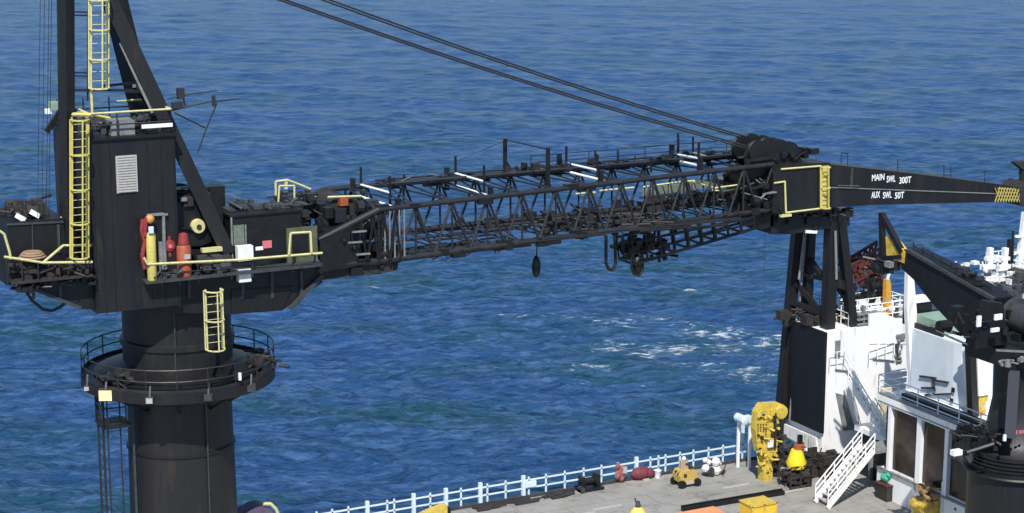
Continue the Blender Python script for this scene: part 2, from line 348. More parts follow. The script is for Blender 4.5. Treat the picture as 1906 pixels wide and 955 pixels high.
# ring platform
RR = 4.62
rp = MB().lathe((ax, ay, 0), [(2.5, zr-.02), (RR, zr), (RR, zr-.5), (RR-.25, zr-.55), (3.2, zr-1.0), (2.56, zr-1.15)], 40).build('ring_platform', 'black', crane)
mb = MB().lathe((ax, ay, 0), [(2.6, zr+.6), (4.0, zr+.1), (4.0, zr+.03), (2.6, zr+.03)], 40); mb.build('collar_skirt', 'black2', rp)
mb = MB(); n = 40
ringp = lambda i, z, r=RR-.06: V((ax+r*math.cos(2*math.pi*i/n), ay+r*math.sin(2*math.pi*i/n), z))
for i in range(n):
    for f in (.55, 1.1): mb.tube(ringp(i, zr+f), ringp(i+1, zr+f), .035, n=5)
    if i % 2 == 0: mb.tube(ringp(i, zr), ringp(i, zr+1.12), .035, n=5)
    mb.bar(ringp(i, zr+.08), ringp(i+1, zr+.08), .02, .16)
mb.build('ring_railing', 'truss', rp)
mb = MB()
for i in range(0, n, 4): mb.bar(ringp(i, zr-.5, RR-.3), V((ax+2.5*math.cos(2*math.pi*i/n), ay+2.5*math.sin(2*math.pi*i/n), zr-1.5)), .12)
mb.build('bracket', 'black', rp)
MB().clutter((ax-4.2, ay-3.2, zr+.1), (ax-3, ay-1, zr+.6), 14, .1, .4).clutter((ax+3, ay-3, zr+.1), (ax+4.4, ay-1, zr+.7), 18, .1, .45).build('platform_gear', 'brown', rp)
def flood(px, py, m, s=.5, par=None, a=-1):
    # floodlight on the ring rim at this column
    d = (px-332)/37.5; d = max(-4.5, min(4.5, d)); th = math.asin(max(-1, min(1, d/RR)))+PHI*0
    # rim point: along view-right by d, towards camera by sqrt
    q = math.sqrt(max(0, RR*RR-d*d)); c = V((ax, ay, 0))+V((cf, -sf, 0))*d-V((sf, cf, 0))*(q+.12)
    z = zr-.25; c.z = z
    # body
    R = V((cf, -sf, 0)); F_ = V((sf, cf, 0)); vs_ = []
    l = MB().bar(c-R*s*.55+F_*.1, c+R*s*.55+F_*.1, .3, s*.9).bar(c+F_*.1+V((0,0,s*.4)), c+F_*.3+V((0,0,.6)), .08).build('floodlight', 'dgrey', par)
    MB().bar(c-R*s*.46-F_*.075, c+R*s*.46-F_*.075, .05, s*.75).build('lens', m, l)
flood(230, 723, 'floodlit', .62, rp); flood(312, 720, 'panel', .32, rp); flood(188, 700, 'panel', .24, rp); flood(410, 712, 'dgrey', .35, rp); flood(476, 700, 'dgrey', .4, rp)
lamps = MB().cbox(V((ax+1.55, ay-4.5, zr+.5)), (.12, .12, .35)).build('small_lamp', 'lamp', rp)
# caged yellow ladder on the pedestal
tp = Y(397, 538, 82.1); bt = Y(397, 652, 82.1)
MB().ladder((tp.x, 82.15, bt.z), (tp.x, 82.15, tp.z), .72, (1, 0, 0), cage=(0, -1, 0), r=.035).build('pedestal_ladder', 'pyellow', crane)
# dark access ladder below ring
p = Y(212, 790, ay-1.4); lx = p.x
mb = MB().ladder((lx, ay-1.4, DK), (lx, ay-1.4, zr-.6), .6, (1, 0, 0), r=.03)
mb.ladder((lx-.45, ay-.7, DK), (lx-.45, ay-.7, zr-.6), .9, (0, 1, 0), r=.045, rung=.5)
al = mb.build('access_ladder', 'truss', crane)
MB().box((lx-.6, ay-1.8, p.z-.1), (lx+.75, ay-.2, p.z)).rail([(lx-.55, ay-.3, p.z), (lx-.55, ay-1.75, p.z), (lx+.5, ay-1.75, p.z)], 1.8, .9, .035).build('rest_landing', 'black', al)
# ---- slewing platform
FY = 83.3
prof = [(8, 508), (600, 503), (600, 526), (525, 578), (430, 585), (235, 580), (150, 575), (45, 531), (10, 530)]
zt = Y(300, 505, FY).z
slew = MB().prism([Y(a, b, FY) for a, b in prof], (0, 6.6, 0)).build('slewing_platform', 'black', crane)
MB().prism([Y(430, 540, FY-.02), Y(545, 533, FY-.02), Y(524, 577, FY-.02), Y(430, 583, FY-.02)], (0, -.06, 0)).build('side_plate', 'black2', slew)
mb = MB()
for a in (60, 110, 180, 350, 450, 505, 560):
    p = Y(a, 515, FY); mb.bar(p+V((0, -.05, .3)), p+V((0, -.05, -1.0)), .14, .1)
mb.bar(Y(540, 575, FY-.2), Y(600, 512, FY-.2), .2).bar(Y(45, 531, FY-.1), Y(150, 573, FY-.1), .14)
mb.build('stiffener', 'dgrey', slew)
# front walkway with yellow rail (right of the tower)
wz = Y(300, 522, 82.3).z
wa, wb = Y(272, 522, 82.3).x, Y(600, 505, 82.3).x
MB().box((wa, 82.3, wz-.12), (wb, FY-.03, wz)).build('walkway', 'dgrey', slew)
mb = MB()
yr = [Y(275, 492, 82.35), Y(440, 484, 82.35), Y(600, 471, 82.35)]
mb.path([Y(268, 480, 82.35)] + yr, .06, 6)
mb.build('yellow_handrail', 'pyellow', crane)
mb = MB()
for px, py in ((300, 491), (333, 489), (368, 487), (430, 484), (470, 481), (545, 475)):
    p = Y(px, py, 82.38); mb.tube(p, (p.x, p.y, wz-.3), .035, n=5)
mb.tube(Y(300, 508, 82.38), Y(600, 490, 82.38), .025, n=5)
mb.build('rail_post', 'truss', slew)
mb = MB().path([Y(538, 474, 82.3), Y(541, 434, 82.3), Y(578, 432, 82.3), Y(580, 472, 82.3)], .06, 6); mb.build('yellow_gate_frame', 'pyellow', crane)
# left platform rails
LY = 82.5; zq = Y(90, 505, 82.9).z
mb = MB().path([Y(0, 430, LY), Y(8, 436, LY), Y(18, 470, LY), Y(20, 482, LY)], .06, 6).path([Y(8, 478, LY), Y(80, 489, LY), Y(172, 488, LY)], .06, 6).path([Y(80, 489, LY), Y(118, 457, LY+.8), Y(188, 457, LY+.8)], .06, 6)
mb.build('yellow_handrail', 'pyellow', crane)
mb = MB()
for px in (12, 40, 70, 110, 150): p = Y(px, 484, LY+.03); mb.tube(p, (p.x, p.y, zq-.3), .035, n=5)
mb.build('rail_post', 'truss', slew)
a = Y(14, 508, FY); b = Y(165, 508, FY)
MB().box((a.x, 82.45, zq-.35), (b.x, FY-.02, zq-.25)).clutter((a.x+.2, 82.6, zq-.2), (b.x, FY, zq+.35), 60, .1, .4).build('platform_clutter', 'brown', slew)
MB().clutter((a.x+.2, 82.6, zq-.7), (b.x+.3, FY+.1, zq-.4), 40, .1, .35).build('underside_pipes', 'black', slew)
# coil of rope
c = Y(62, 478, 82.9); mb = MB()
for r, z in ((.55, 0), (.48, .1), (.4, .18)): mb.lathe((c.x, c.y+.2, c.z-.1+z), [(r-.1, 0), (r, .02), (r+.06, .07), (r, .12), (r-.1, .12)], 18)
mb.build('rope_coil', mat('rope_tan', (.3, .2, .12), .8, (.18, .12, .08), 6), slew, True)
# engine box left
a = Y(14, 415, 84); b = Y(122, 472, 84)
eb = MB().box((a.x, 84, b.z-.8), (b.x, 88, a.z)).build('engine_enclosure', 'black2', crane)
MB().clutter((a.x+.2, 84.2, a.z), (b.x-.3, 87, a.z+.45), 30, .15, .6).build('exhaust_gear', 'brown', eb)
for px, py in ((38, 405), (118, 411), (65, 398)): p = Y(px, py, 84.3); MB().bar(p-V((.18, 0, -.12)), p+V((.18, 0, -.12)), .2, .22).build('lamp', 'lamp', eb)
MB().bar(Y(12, 418, 83.97), Y(118, 413, 83.97), .08).bar(Y(108, 418, 83.95), Y(110, 470, 83.95), .12).bar(Y(60, 418, 83.95), Y(61, 470, 83.95), .05).build('trim', 'dgrey', eb)
# hanging hose loop
mb = MB().path([Y(45, 538, 84), Y(60, 560, 84), Y(80, 576, 84), Y(96, 579, 84), Y(112, 572, 84), Y(126, 560, 84)], .07, 7).path([Y(52, 536, 84.2), Y(75, 541, 84.2), Y(100, 552, 84.2), Y(128, 566, 84.2)], .04, 6)
mb.build('hanging_hose', 'wire', slew)
# ---- machinery tower
TY = 82.95; T0 = Y(165, 262, TY); T1 = Y(325, 262, TY); TX0, TX1 = T0.x, T1.x; TZ = T0.z
tow = MB().box((TX0, TY, Y(250, 577, TY).z), (TX1, TY+6.5, TZ)).build('machinery_tower', 'black', crane)
MB().box((TX0, TY-.03, TZ-1), (TX0+.12, TY, 23)).box((TX1-.1, TY-.03, TZ-.4), (TX1, TY, 22.5)).box((TX0-.1, TY-.12, TZ-.02), (TX1+.1, TY+6.6, TZ+.1)).box((TX0-.03, TY+.7, 23), (TX0, TY+.85, TZ-.3)).box((TX0-.03, TY+2.7, 23), (TX0, TY+2.8, TZ-.3)).build('edge_trim', 'black2', tow)
a, b = Y(215, 291, TY-.06), Y(257, 357, TY-.06)
pn = MB().box((a.x, TY-.07, b.z), (b.x, TY+.01, a.z)).build('vent_panel', 'panel', tow)
mb = MB()
for i in range(14): z = b.z+(a.z-b.z)*(i+.5)/14; mb.box((a.x+.08, TY-.1, z-.02), (b.x-.08, TY-.07, z+.02))
mb.build('louvre', 'panel', pn)
mb = MB()
for px in (186, 205, 275, 300): p = Y(px, 300, TY); mb.box((p.x-.02, TY-.02, 22.5), (p.x+.02, TY, TZ-.2))
mb.build('weld_seam', 'black2', tow)
a, b = Y(272, 400, TY), Y(307, 500, TY)
dr = MB().box((a.x, TY-.05, b.z), (b.x, TY, a.z)).build('access_door', 'black2', tow)
MB().bar((a.x, TY-.08, a.z), (b.x, TY-.08, a.z), .1).bar((b.x, TY-.08, a.z), (b.x, TY-.08, b.z), .12).build('door_frame', 'grey', dr)
# roof gear
mb = MB().rail([(TX0+.1, TY+5.9, TZ+.1), (TX0+.1, TY+.1, TZ+.1), (TX1-.1, TY+.1, TZ+.1), (TX1-.1, TY+5.9, TZ+.1), (TX0+.1, TY+5.9, TZ+.1)], 1.05, 1.2, .035, rails=(.5,))
mb.build('roof_railing', 'truss', tow)
mb = MB(); q = [(TX0+.1, TY+2.2), (TX0+.1, TY+.1), (TX1-.1, TY+.1), (TX1-.1, TY+3.9), (TX0+2.4, TY+3.9)]
mb.path([V((x, y, TZ+1.17)) for x, y in q], .05, 6); mb.build('yellow_top_rail', 'pyellow', tow)
a, b = Y(206, 226, TY+.3), Y(252, 262, TY+.3)
MB().box((a.x, TY+.3, TZ+.1), (b.x, TY+1.3, a.z)).build('roof_cabinet', 'grey', tow)
MB().clutter((TX0+.3, TY+.3, TZ+.2), (TX0+1.1, TY+2.5, TZ+.9), 16, .15, .5).clutter((TX0+2.3, TY+.3, TZ+.2), (TX1-.3, TY+3, TZ+.7), 22, .15, .5).build('roof_gear', 'dgrey', tow)
a, b = Y(264, 236, TY-.1), Y(321, 236, TY-.1)
MB().box((a.x, TY-.14, a.z-.08), (b.x, TY-.02, a.z+.08)).build('tube_light', 'lamp', tow)
p = Y(96, 196, TY+5.6); MB().box((p.x-.1, p.y-.3, p.z-.2), (p.x+.9, p.y+.3, p.z+.15)).build('side_lamp_box', 'lgreen', tow)
p = Y(90, 207, TY+5.6); MB().cbox(p, (.3, .3, .22)).build('lamp', 'lamp', tow); p = Y(97, 225, TY+5.6); MB().bar(p-V((.3,0,.5)), p+V((.4,0,.4)), .25).build('lamp_bracket', 'black2', tow)
# ladder on tower (yellow cage) left
a = Y(150, 218, TY-.5); b = Y(150, 485, TY-.5)
mb = MB().ladder((b.x, TY-.3, b.z), (a.x, TY-.3, a.z), .66, (1, 0, 0), cage=(0, -1, 0), r=.04); mb.build('tower_ladder', 'yellow', crane)
a = Y(135, 213, TY-.5); MB().path([a, Y(152, 209, TY+.2), Y(205, 220, TY+.1)], .06, 6).path([a, Y(168, 214, TY-.6)], .09, 6).build('ladder_head_rail', 'yellow', crane)
MB().box((b.x-.2, TY-.9, b.z-.1), (b.x+.75, TY-.3, b.z+1.9)).build('ladder_backboard', 'pyellow', crane) if False else None
# ---- A-frame
def leg(p, q, w_, nm='a_frame_leg', m='black', h=None): return MB().bar(p, q, w_, h or w_).build(nm, m, crane)
l1 = leg(Y(127, 470, 84.2), Y(120, -125, 84.6), .52, h=.52)
l2 = leg(Y(424, 470, 83.5), Y(146, -125, 84.8), .66)
l3 = leg(Y(290, 305, 88.4), Y(176, -150, 87.4), .85)
l4 = leg(Y(130, 330, 88.4), Y(128, -150, 87.6), .35)
MB().bar(Y(142, -125, 84.6), Y(150, -150, 87.6), .9).build('apex_beam', 'black', crane)
mb = MB()
for py in (22, 28, 135, 141): mb.bar(Y(132, py, 84.5), Y(172, py+1, 84.6), .06)
mb.bar(Y(132, 168, 84.4), Y(290, 168, 84.4), .1).bar(Y(190, 160, 85), Y(280, 152, 87), .12).bar(Y(232, 170, 84.3), Y(280, 171, 84.3), .1).bar(Y(250, 160, 84.3), Y(285, 205, 88), .16)
mb.bar(Y(165, -60, 84.5), Y(163, 188, 84.5), .07)
mb.build('cross_brace', 'black', crane)
MB().bar(Y(206, 30, 86), Y(232, 85, 86), .12).bar(Y(224, 80, 84.5), Y(284, 210, 84), .12).build('cable_tray', 'grey', crane)
# mast ladder (yellow, caged)
a, b = Y(184, -60, 84.1), Y(184, 168, 84.1)
mb = MB().ladder((b.x, 84.1, b.z), (a.x, 84.1, a.z), .72, (1, 0, 0), cage=(0, -1, 0), r=.04, rung=.4); mb.tube(Y(170, 168, 84.1), Y(172, 216, 84.1), .06, n=6); mb.build('mast_ladder', 'pyellow', crane)
# hoist wires
for px, y in ((76, 84), (84, 84), (92, 84.5), (97, 84.7)):
    MB().tube(Y(px, -80, y), Y(px-6, 405, y), .014, n=5).build('hoist_wire', 'wire', crane)
# antennas on the right of the frame
mb = MB().path([Y(318, 206, 83.6), Y(385, 190, 83.6), Y(445, 184, 83.6)], .04, 5).path([Y(325, 210, 83.6), Y(382, 238, 83.6)], .04, 5).path([Y(404, 192, 83.6), Y(385, 238, 83.6), Y(368, 285, 83.6)], .035, 5)
mb.path([Y(310, 184, 83.6), Y(350, 176, 83.6), Y(405, 168, 83.6)], .03, 5).cbox(Y(336, 174, 83.6), (.3, .3, .5)).cbox(Y(398, 188, 83.6), (.14, .14, .5)).cbox(Y(330, 196, 83.6), (.5, .2, .3)).tube(Y(346, 200, 83.6), Y(338, 172, 83.6), .04, n=5)
mb.build('antenna_arm', 'wire', crane)
# ---- winch area
c = Y(365, 408, 84.2)
wd_ = MB().lathe((c.x, 84.0, c.z), [(1.25, 0), (1.25, .18), (.95, .2), (.95, 3.0), (1.25, 3.02), (1.25, 3.2)], 36, axis=1).build('winch_drum', 'black2', crane, True)
h = Y(368, 421, 83.9); hub = MB().lathe((h.x, 83.72, h.z), [(.1, 0), (.3, .0), (.34, .1), (.34, .28)], 20, axis=1).build('drum_hub', 'pyellow', wd_, True)
MB().lathe((h.x, 83.66, h.z), [(.0, 0), (.12, 0), (.12, .05)], 12, axis=1).build('hub_bolt', 'brown', hub)
a, b = Y(325, 355, 85), Y(395, 480, 85)
wf = MB().box((a.x, 85.2, b.z-.4), (b.x+.8, 86.0, a.z)).bar(Y(328, 424, 83.85), Y(408, 424, 83.85), .1).box((a.x, 83.7, zt), (b.x+1, 85, zt+.7)).build('winch_frame', 'black2', crane)
MB().clutter((a.x, 84, a.z-.5), (a.x+1.3, 85.5, a.z+.1), 12, .15, .5).build('winch_gear', 'brown', wf)
MB().bar(Y(338, 350, 84.5), Y(366, 352, 84.5), .12).cbox(Y(341, 371, 83.8), (.3, .2, .16)).build('work_lamp', 'grey', wf)
MB().box((Y(376, 466, 83).x, 82.9, Y(376, 470, 83).z), (Y(413, 466, 83).x, 83.2, Y(376, 463, 83).z)).build('yellow_tray', 'pyellow', wf)
# items on front walkway
t = thing('orange_drum', 'orange steel drum with red cap behind the yellow crane handrail', 'drum', (Y(344, 520, 82.75).x, 82.75, wz))
MB().lathe((t.location.x, 82.75, wz), [(.3, 0), (.33, .02), (.33, 1.35), (.26, 1.45)], 20).build('drum_body', 'orange', t, True)
MB().lathe((t.location.x, 82.75, wz), [(.22, 1.45), (.26, 1.5), (.2, 1.95), (.1, 2.0)], 14).build('cap', 'red', t, True)
MB().cbox((t.location.x+.05, 82.41, wz+.95), (.28, .02, .22)).build('label_plate', 'panel', t)
p = Y(281, 500, 82.7)
t = thing('rescue_pole', 'upright yellow cylinder with orange ball top and red hose beside the tower', 'cylinder', (p.x, 82.55, wz))
MB().lathe((p.x, 82.55, wz), [(.2, 0), (.22, .05), (.22, 2.1), (.17, 2.2)], 16).build('body', 'yellow', t, True)
MB().ball((p.x, 82.55, Y(278, 408, 82.55).z), .21, n=14).build('ball_top', mat('orange_yellow', (.55, .27, .06), .6), t, True)
MB().path([Y(266, 408, 82.6), Y(264, 430, 82.6), Y(270, 450, 82.6), Y(265, 475, 82.6), Y(270, 500, 82.6)], .1, 7).path([Y(272, 405, 82.5), Y(270, 440, 82.5)], .08, 7).build('red_hose', 'red', t)
MB().cbox(Y(281, 428, 82.3), (.22, .1, .3)).build('label_plate', 'wblue', t)
p = Y(316, 458, 82.9); t = thing('fire_hose_reel', 'small red hose reel mounted between door frame and black winch', 'hose reel', (p.x, 82.9, p.z-.4))
MB().lathe((p.x, 82.85, p.z), [(.1, 0), (.24, .02), (.28, .1), (.28, .3)], 16, axis=1).bar((p.x, 83, p.z-.5), (p.x, 83, p.z+.45), .12).build('reel', 'red', t, True)
MB().lathe((p.x, 82.8, p.z), [(.0, 0), (.1, .0), (.1, .06)], 10, axis=1).build('hub', 'pink', t)
MB().box((Y(296, 455, 82.7).x, 82.7, wz), (Y(303, 455, 82.7).x, 82.9, Y(296, 452, 82.7).z)).build('grey_cabinet', 'grey', slew)
MB().bar(Y(304, 402, 82.8), Y(306, 495, 82.8), .12).bar(Y(285, 400, 82.8), Y(312, 399, 82.8), .09).build('door_post', 'grey', slew)
MB().clutter((Y(282, 515, 82.6).x, 82.4, wz), (Y(330, 515, 82.6).x, 82.9, wz+.35), 18, .1, .3).clutter((Y(372, 515, 82.6).x, 82.5, wz), (Y(425, 515, 82.6).x, 83, wz+.7), 26, .15, .5).build('deck_gear', 'dgrey', slew)
# control cab / electrical house
a, b = Y(430, 400, 83.35), Y(562, 500, 83.35)
cab = MB().box((a.x, 83.35, zt), (b.x, 85.4, a.z-.1)).build('machinery_cab', 'black2', crane)
mb = MB().box((a.x-.1, 83.25, a.z-.1), (b.x+.1, 85.5, a.z)); mb.build('roof', 'black', cab)
mb = MB()
for i in range(7): x_ = a.x+.1+i*.62; mb.box((x_, 83.6+rnd(0, .6), a.z+.02), (x_+rnd(.3, .55), 85.0, a.z+rnd(.05, .2)))
mb.clutter((a.x, 83.6, a.z), (b.x, 85.2, a.z+.3), 20, .1, .4); mb.build('roof_panel', 'dgrey', cab)
MB().bar(Y(432, 391, 85.3), Y(505, 400, 85.3), .22, .1).build('pale_roof_strip', 'grey', cab)
MB().clutter((a.x+.5, 86, zt+.2), (b.x, 89, zt+1.6), 60, .2, .8).build('deck_machinery', 'black2', slew)
p = Y(440, 389, 85.2); MB().cbox(p, (.7, .3, .14)).build('lamp', 'lamp', cab)
q0, q1 = Y(434, 420, 83.3), Y(455, 456, 83.3)
MB().box((q0.x, 83.27, q1.z), (q1.x, 83.35, q0.z)).build('window', 'gglass', cab)
MB().bar((q1.x+.06, 83.25, q0.z), (q1.x+.06, 83.25, q1.z), .06).bar((q0.x-.1, 83.25, q0.z+.4), (q0.x-.1, 83.25, q1.z-.6), .07).build('window_frame', 'grey', cab)
for nm, m, (u0, v0, u1, v1) in (('white_box', 'wrust', (443, 460, 472, 484)), ('pink_sign', 'pink', (489, 449, 506, 461)), ('white_sign', 'white', (476, 460, 490, 465)), ('white_box', 'wrust', (445, 503, 468, 524))):
    q0, q1 = Y(u0, v0, 82.5), Y(u1, v1, 82.5); MB().box((q0.x, 82.5, q1.z), (q1.x, 82.5+(.4 if 'box' in nm else .05), q0.z)).build(nm, m, cab)
q0, q1 = Y(534, 426, 83.2), Y(592, 492, 83.2)
gp = MB().box((q0.x, 83.22, q1.z), (q1.x, 83.34, q0.z)).build('green_panel', mat('dull_green', (.07, .08, .045), .6, (.12, .13, .07), 2), cab)
q0, q1 = Y(543, 437, 83.2), Y(575, 468, 83.2); MB().box((q0.x, 83.19, q1.z), (q1.x, 83.23, q0.z)).build('pane', 'black2', gp)
# boom foot area: guard frame, drum, orange box
mb = MB().path([Y(514, 378, 87), Y(513, 338, 87), Y(535, 335, 87), Y(556, 343, 87), Y(578, 352, 87)], .06, 6).path([Y(518, 378, 86), Y(520, 346, 86), Y(548, 346, 86), Y(548, 380, 86)], .05, 6).bar(Y(532, 338, 87), Y(532, 352, 87), .15)
mb.build('guard_frame', 'pyellow', crane)
MB().clutter(Y(524, 380, 86), Y(575, 355, 87.5), 34, .12, .5).clutter(Y(540, 395, 85.5), Y(660, 385, 89.5), 60, .15, .7).build('boom_foot_winch', 'truss', crane)
MB().clutter(Y(520, 400, 85.5), Y(650, 392, 89.5), 20, .3, 1.0).clutter(Y(585, 440, 84), Y(700, 430, 86), 30, .15, .8).clutter(Y(600, 480, 84), Y(720, 490, 86), 30, .15, .7).build('boom_foot_machinery', 'black2', crane)
p = Y(618, 378, 87.5); MB().lathe((p.x, 86.2, p.z-.1), [(.7, 0), (.7, .1), (.6, .12), (.6, 2.4), (.7, 2.42), (.7, 2.5)], 24, axis=1).build('rope_drum', 'brown', crane, True)
MB().cbox(Y(638, 374, 86), (.42, .4, .42)).build('orange_box', 'orange', crane)
MB().path([Y(610, 367, 86), Y(672, 365, 86)], .06, 6).build('yellow_bar', 'pyellow', crane)
# ---- BOOM (lattice)
ZT_, ZB_ = 26.0, 23.45
bx0, bx1 = Y(610, 430, 84).x, Y(1430, 350, 87).x
def ny(x): return 83.6+(86.6-83.6)*(x-bx0)/(bx1-bx0)
def fy(x): return 90.4-(.5)*(x-bx0)/(bx1-bx0)
boom = MB()
NT = lambda x: V((x, ny(x), ZT_)); FT = lambda x: V((x, fy(x), ZT_)); NBt = lambda x: V((x, ny(x), ZB_)); FB = lambda x: V((x, fy(x), ZB_))
bs = bx0+2.6
for f in (NT, FT, NBt, FB): boom.tube(f(bs), f(bx1), .14, n=10)
foot = Y(592, 448, 83.8); ft2 = V((foot.x, 90.2, foot.z))
for f, p in ((NT, foot), (NBt, foot-V((0, 0, 1.2))), (FT, ft2), (FB, ft2-V((0, 0, 1.2)))): boom.tube(p, f(bs), .17, n=10)
boom_o = boom.build('boom_chords', 'truss', crane, True)
nb = 12; dx_ = (bx1-bs)/nb
for face, (f, g) in (('side_lacing', (NT, NBt)), ('side_lacing', (FT, FB)), ('top_lacing', (NT, FT)), ('bottom_lacing', (NBt, FB))):
    mb = MB()
    for i in range(nb):
        x = bs+i*dx_; xm = x+dx_/2; r = .065 if 'side' in face else .045
        mb.tube(f(x), g(xm), r, n=6).tube(g(xm), f(x+dx_), r, n=6)
        mb.tube(f(x), g(x), r*.9, n=6)
    mb.build(face, 'truss', boom_o)
mb = MB().prism([V((foot.x, 83.55, foot.z+.1)), V((bs-1.7, 83.68, ZT_-.75)), V((bs-1.3, 83.72, ZB_-.1)), V((foot.x, 83.55, foot.z-1.5))], (0, .08, 0))
mb.prism([V((foot.x, 90.2, foot.z+.1)), V((bs-1.7, 90.2, ZT_-.75)), V((bs-1.3, 90.2, ZB_-.1)), V((foot.x, 90.2, foot.z-1.5))], (0, .08, 0)); mb.build('foot_plate', 'black2', boom_o)
mb = MB()
for yq in (83.75, 90.2):
    for i in range(5): xq = bs-1.9+i*.6; mb.bar(V((xq, yq, ZB_-.1)), V((xq+.35, yq, ZT_-.55+i*.11)), .1).bar(V((xq+.35, yq, ZT_-.55+i*.11)), V((xq+.6, yq, ZB_-.1)), .08)
mb.clutter((bs-2, 84, ZB_-.2), (bs+.6, 89.8, ZB_+1.0), 46, .12, .5); mb.build('foot_bracing', 'black2', boom_o)
mb = MB()
for i in range(5): x = bs+.3+i*.27; mb.bar(V((x, ny(x)-.06, ZT_-.1)), V((x, ny(x)-.06, ZB_+.1)), .07)
for px, py in ((668, 432), (660, 452), (675, 474)): mb.bar(Y(px-12, py, 83.4), Y(px+14, py-2, 83.4), .08)
mb.build('foot_rack', 'grey', boom_o)
# transverse roller frames with pale pipes
def frame(pl_, pr_, ql, qr, tall):
    fr = MB()
    for p, top in ((pl_, tall), (pr_, tall*.6)):
        fr.bar(p-V((0, 0, .35)), p+V((0, 0, top)), .22)
    for p, top in ((ql, tall*1.1), (qr, tall*1.0)): fr.bar(p-V((0, 0, .6)), p+V((0, 0, top)), .1)
    fo = fr.build('roller_frame', 'black2', boom_o)
    MB().tube(pl_, pr_, .075, n=8).build('roller', 'lamp', fo); MB().tube(ql, qr, .065, n=8).build('roller', 'lamp', fo)
for (A_, B_, C_, D_) in (((657, 362), (741, 388), (672, 344), (726, 359)), ((832, 341), (913, 366), (848, 323), (901, 338)), ((1041, 316), (1118, 335), (1054, 304), (1112, 317)), ((1250, 297), (1303, 309), (1262, 288), (1300, 295))):
    xa = Y(*A_, 90).x; yl = fy(xa)-.2; yr_ = ny(xa)+.2
    frame(Y(*A_, yl), Y(*B_, yr_), Y(*C_, yl), Y(*D_, yl-3.5), .85)
mb = MB()
for px, y0_, y1_, y_ in ((752, 325, 350, 90), (1150, 280, 305, 90), (1212, 295, 320, 87.5), (1108, 280, 305, 90), (1262, 248, 300, 90), (1290, 255, 300, 90), (1363, 282, 300, 89.5)):
    mb.bar(Y(px, y0_, y_), Y(px, y1_, y_), .09)
mb.bar(Y(940, 258, 90), Y(940, 318, 90), .17).bar(Y(1020, 275, 86), Y(1020, 352, 86), .17).bar(Y(940, 260, 90), Y(1020, 278, 86), .05).bar(Y(943, 302, 90), Y(954, 320, 90), .09).tube(Y(940, 262, 90), Y(850, 300, 90), .015, n=4)
mb.bar(Y(1300, 300, 89.5), Y(1390, 282, 89.5), .06).bar(Y(1300, 310, 89.5), Y(1400, 296, 89.5), .1)
mb.build('goal_post', 'black2', boom_o)
# walkways, pipes and clutter along the boom
x0_, x1_ = Y(700, 345, 90).x, Y(1400, 283, 90).x
mb = MB().box((x0_, 88.7, ZT_+.16), (x1_, 89.9, ZT_+.24)).tube((x0_, 88.6, ZT_+.35), (x1_, 88.6, ZT_+.35), .08, n=6).tube((x0_, 90.1, ZT_+.3), (x1_, 90.1, ZT_+.3), .06, n=6)
mb.clutter((Y(960, 310, 90).x, 88.8, ZT_+.3), (Y(1000, 310, 90).x, 89.8, ZT_+.6), 10, .15, .4).clutter((x0_, 88.8, ZT_+.25), (x1_, 89.9, ZT_+.4), 60, .1, .45); mb.build('top_walkway', 'truss', boom_o)
mb = MB().rail([(x0_+9, 89.95, ZT_+.2), (x1_, 89.95, ZT_+.2)], .75, 1.7, .025); mb.build('walkway_rail', 'truss', boom_o)
xa, xb = Y(840, 425, 90).x, Y(1440, 365, 90).x
mb = MB().box((xa, 89.3, ZB_+.1), (xb, 90.2, ZB_+.2)).tube((xa-2, 89.2, ZB_+.25), (xb, 89.2, ZB_+.25), .12, n=8).tube((xa, 89.0, ZB_+.1), (xb, 88.8, ZB_+.1), .08, n=6).clutter((xa, 89, ZB_+.1), (xb, 90, ZB_+.5), 80, .1, .5); mb.build('pipe_run', 'truss', boom_o)
xa, xb = Y(995, 440, 87).x, Y(1180, 420, 87).x
mb = MB()
for i in range(22): a = V((rnd(xa, xb), rnd(86, 89), ZB_+rnd(0, .3))); mb.tube(a, a+V((rnd(1, 3), rnd(-1.5, .6), rnd(-.1, .1))), rnd(.04, .08), n=6)
mb.clutter((xa, 85.8, ZB_), (xb, 89, ZB_+.3), 40, .1, .5); mb.build('stowed_pipes', 'brown', boom_o)
q0, q1 = Y(1200, 365, 88.5), Y(1260, 388, 88.5); MB().box((q0.x, 88.3, q1.z), (q1.x, 88.6, q0.z)).build('junction_box', 'brown', boom_o)
mb = MB()
for i in range(60):
    x = rnd(bs, bx1-6); f = random.choice((NT, NBt, NBt, FB, FT)); p = f(x); k = rnd(.12, .35); mb.cbox(p+V((0, rnd(-.1, .1), rnd(-.2, .12))), (k*rnd(1, 3), k, k))
for i in range(26):
    x = rnd(bs, bx1-8); y_ = rnd(84.5, 89.5); mb.tube(V((x, y_, ZB_)), V((x+rnd(2, 6), y_+rnd(-.5, .5), ZB_+rnd(-.1, .15))), rnd(.03, .07), n=5)
for i in range(14):
    x = rnd(bs, bx1-6); p = NBt(x); mb.path([p, p+V((.25, .1, -rnd(.15, .4))), p+V((.6, .1, -rnd(.1, .3))), NBt(x+.9)], .03, 5)
mb.build('boom_fitting', 'black2', boom_o)
mb = MB().box((bs+1, 84.9, ZB_-.02), (bx1-3, 85.5, ZB_+.04)); mb.build('lower_walkway', 'truss', boom_o)
mb = MB().clutter(Y(1155, 470, 86), Y(1225, 445, 87.3), 40, .12, .5).clutter((Y(1000, 466, 85.6).x, 85.4, ZB_-.05), (Y(1120, 466, 85.6).x, 88, ZB_+.4), 40, .08, .35); mb.build('hanging_gear', 'black2', boom_o)
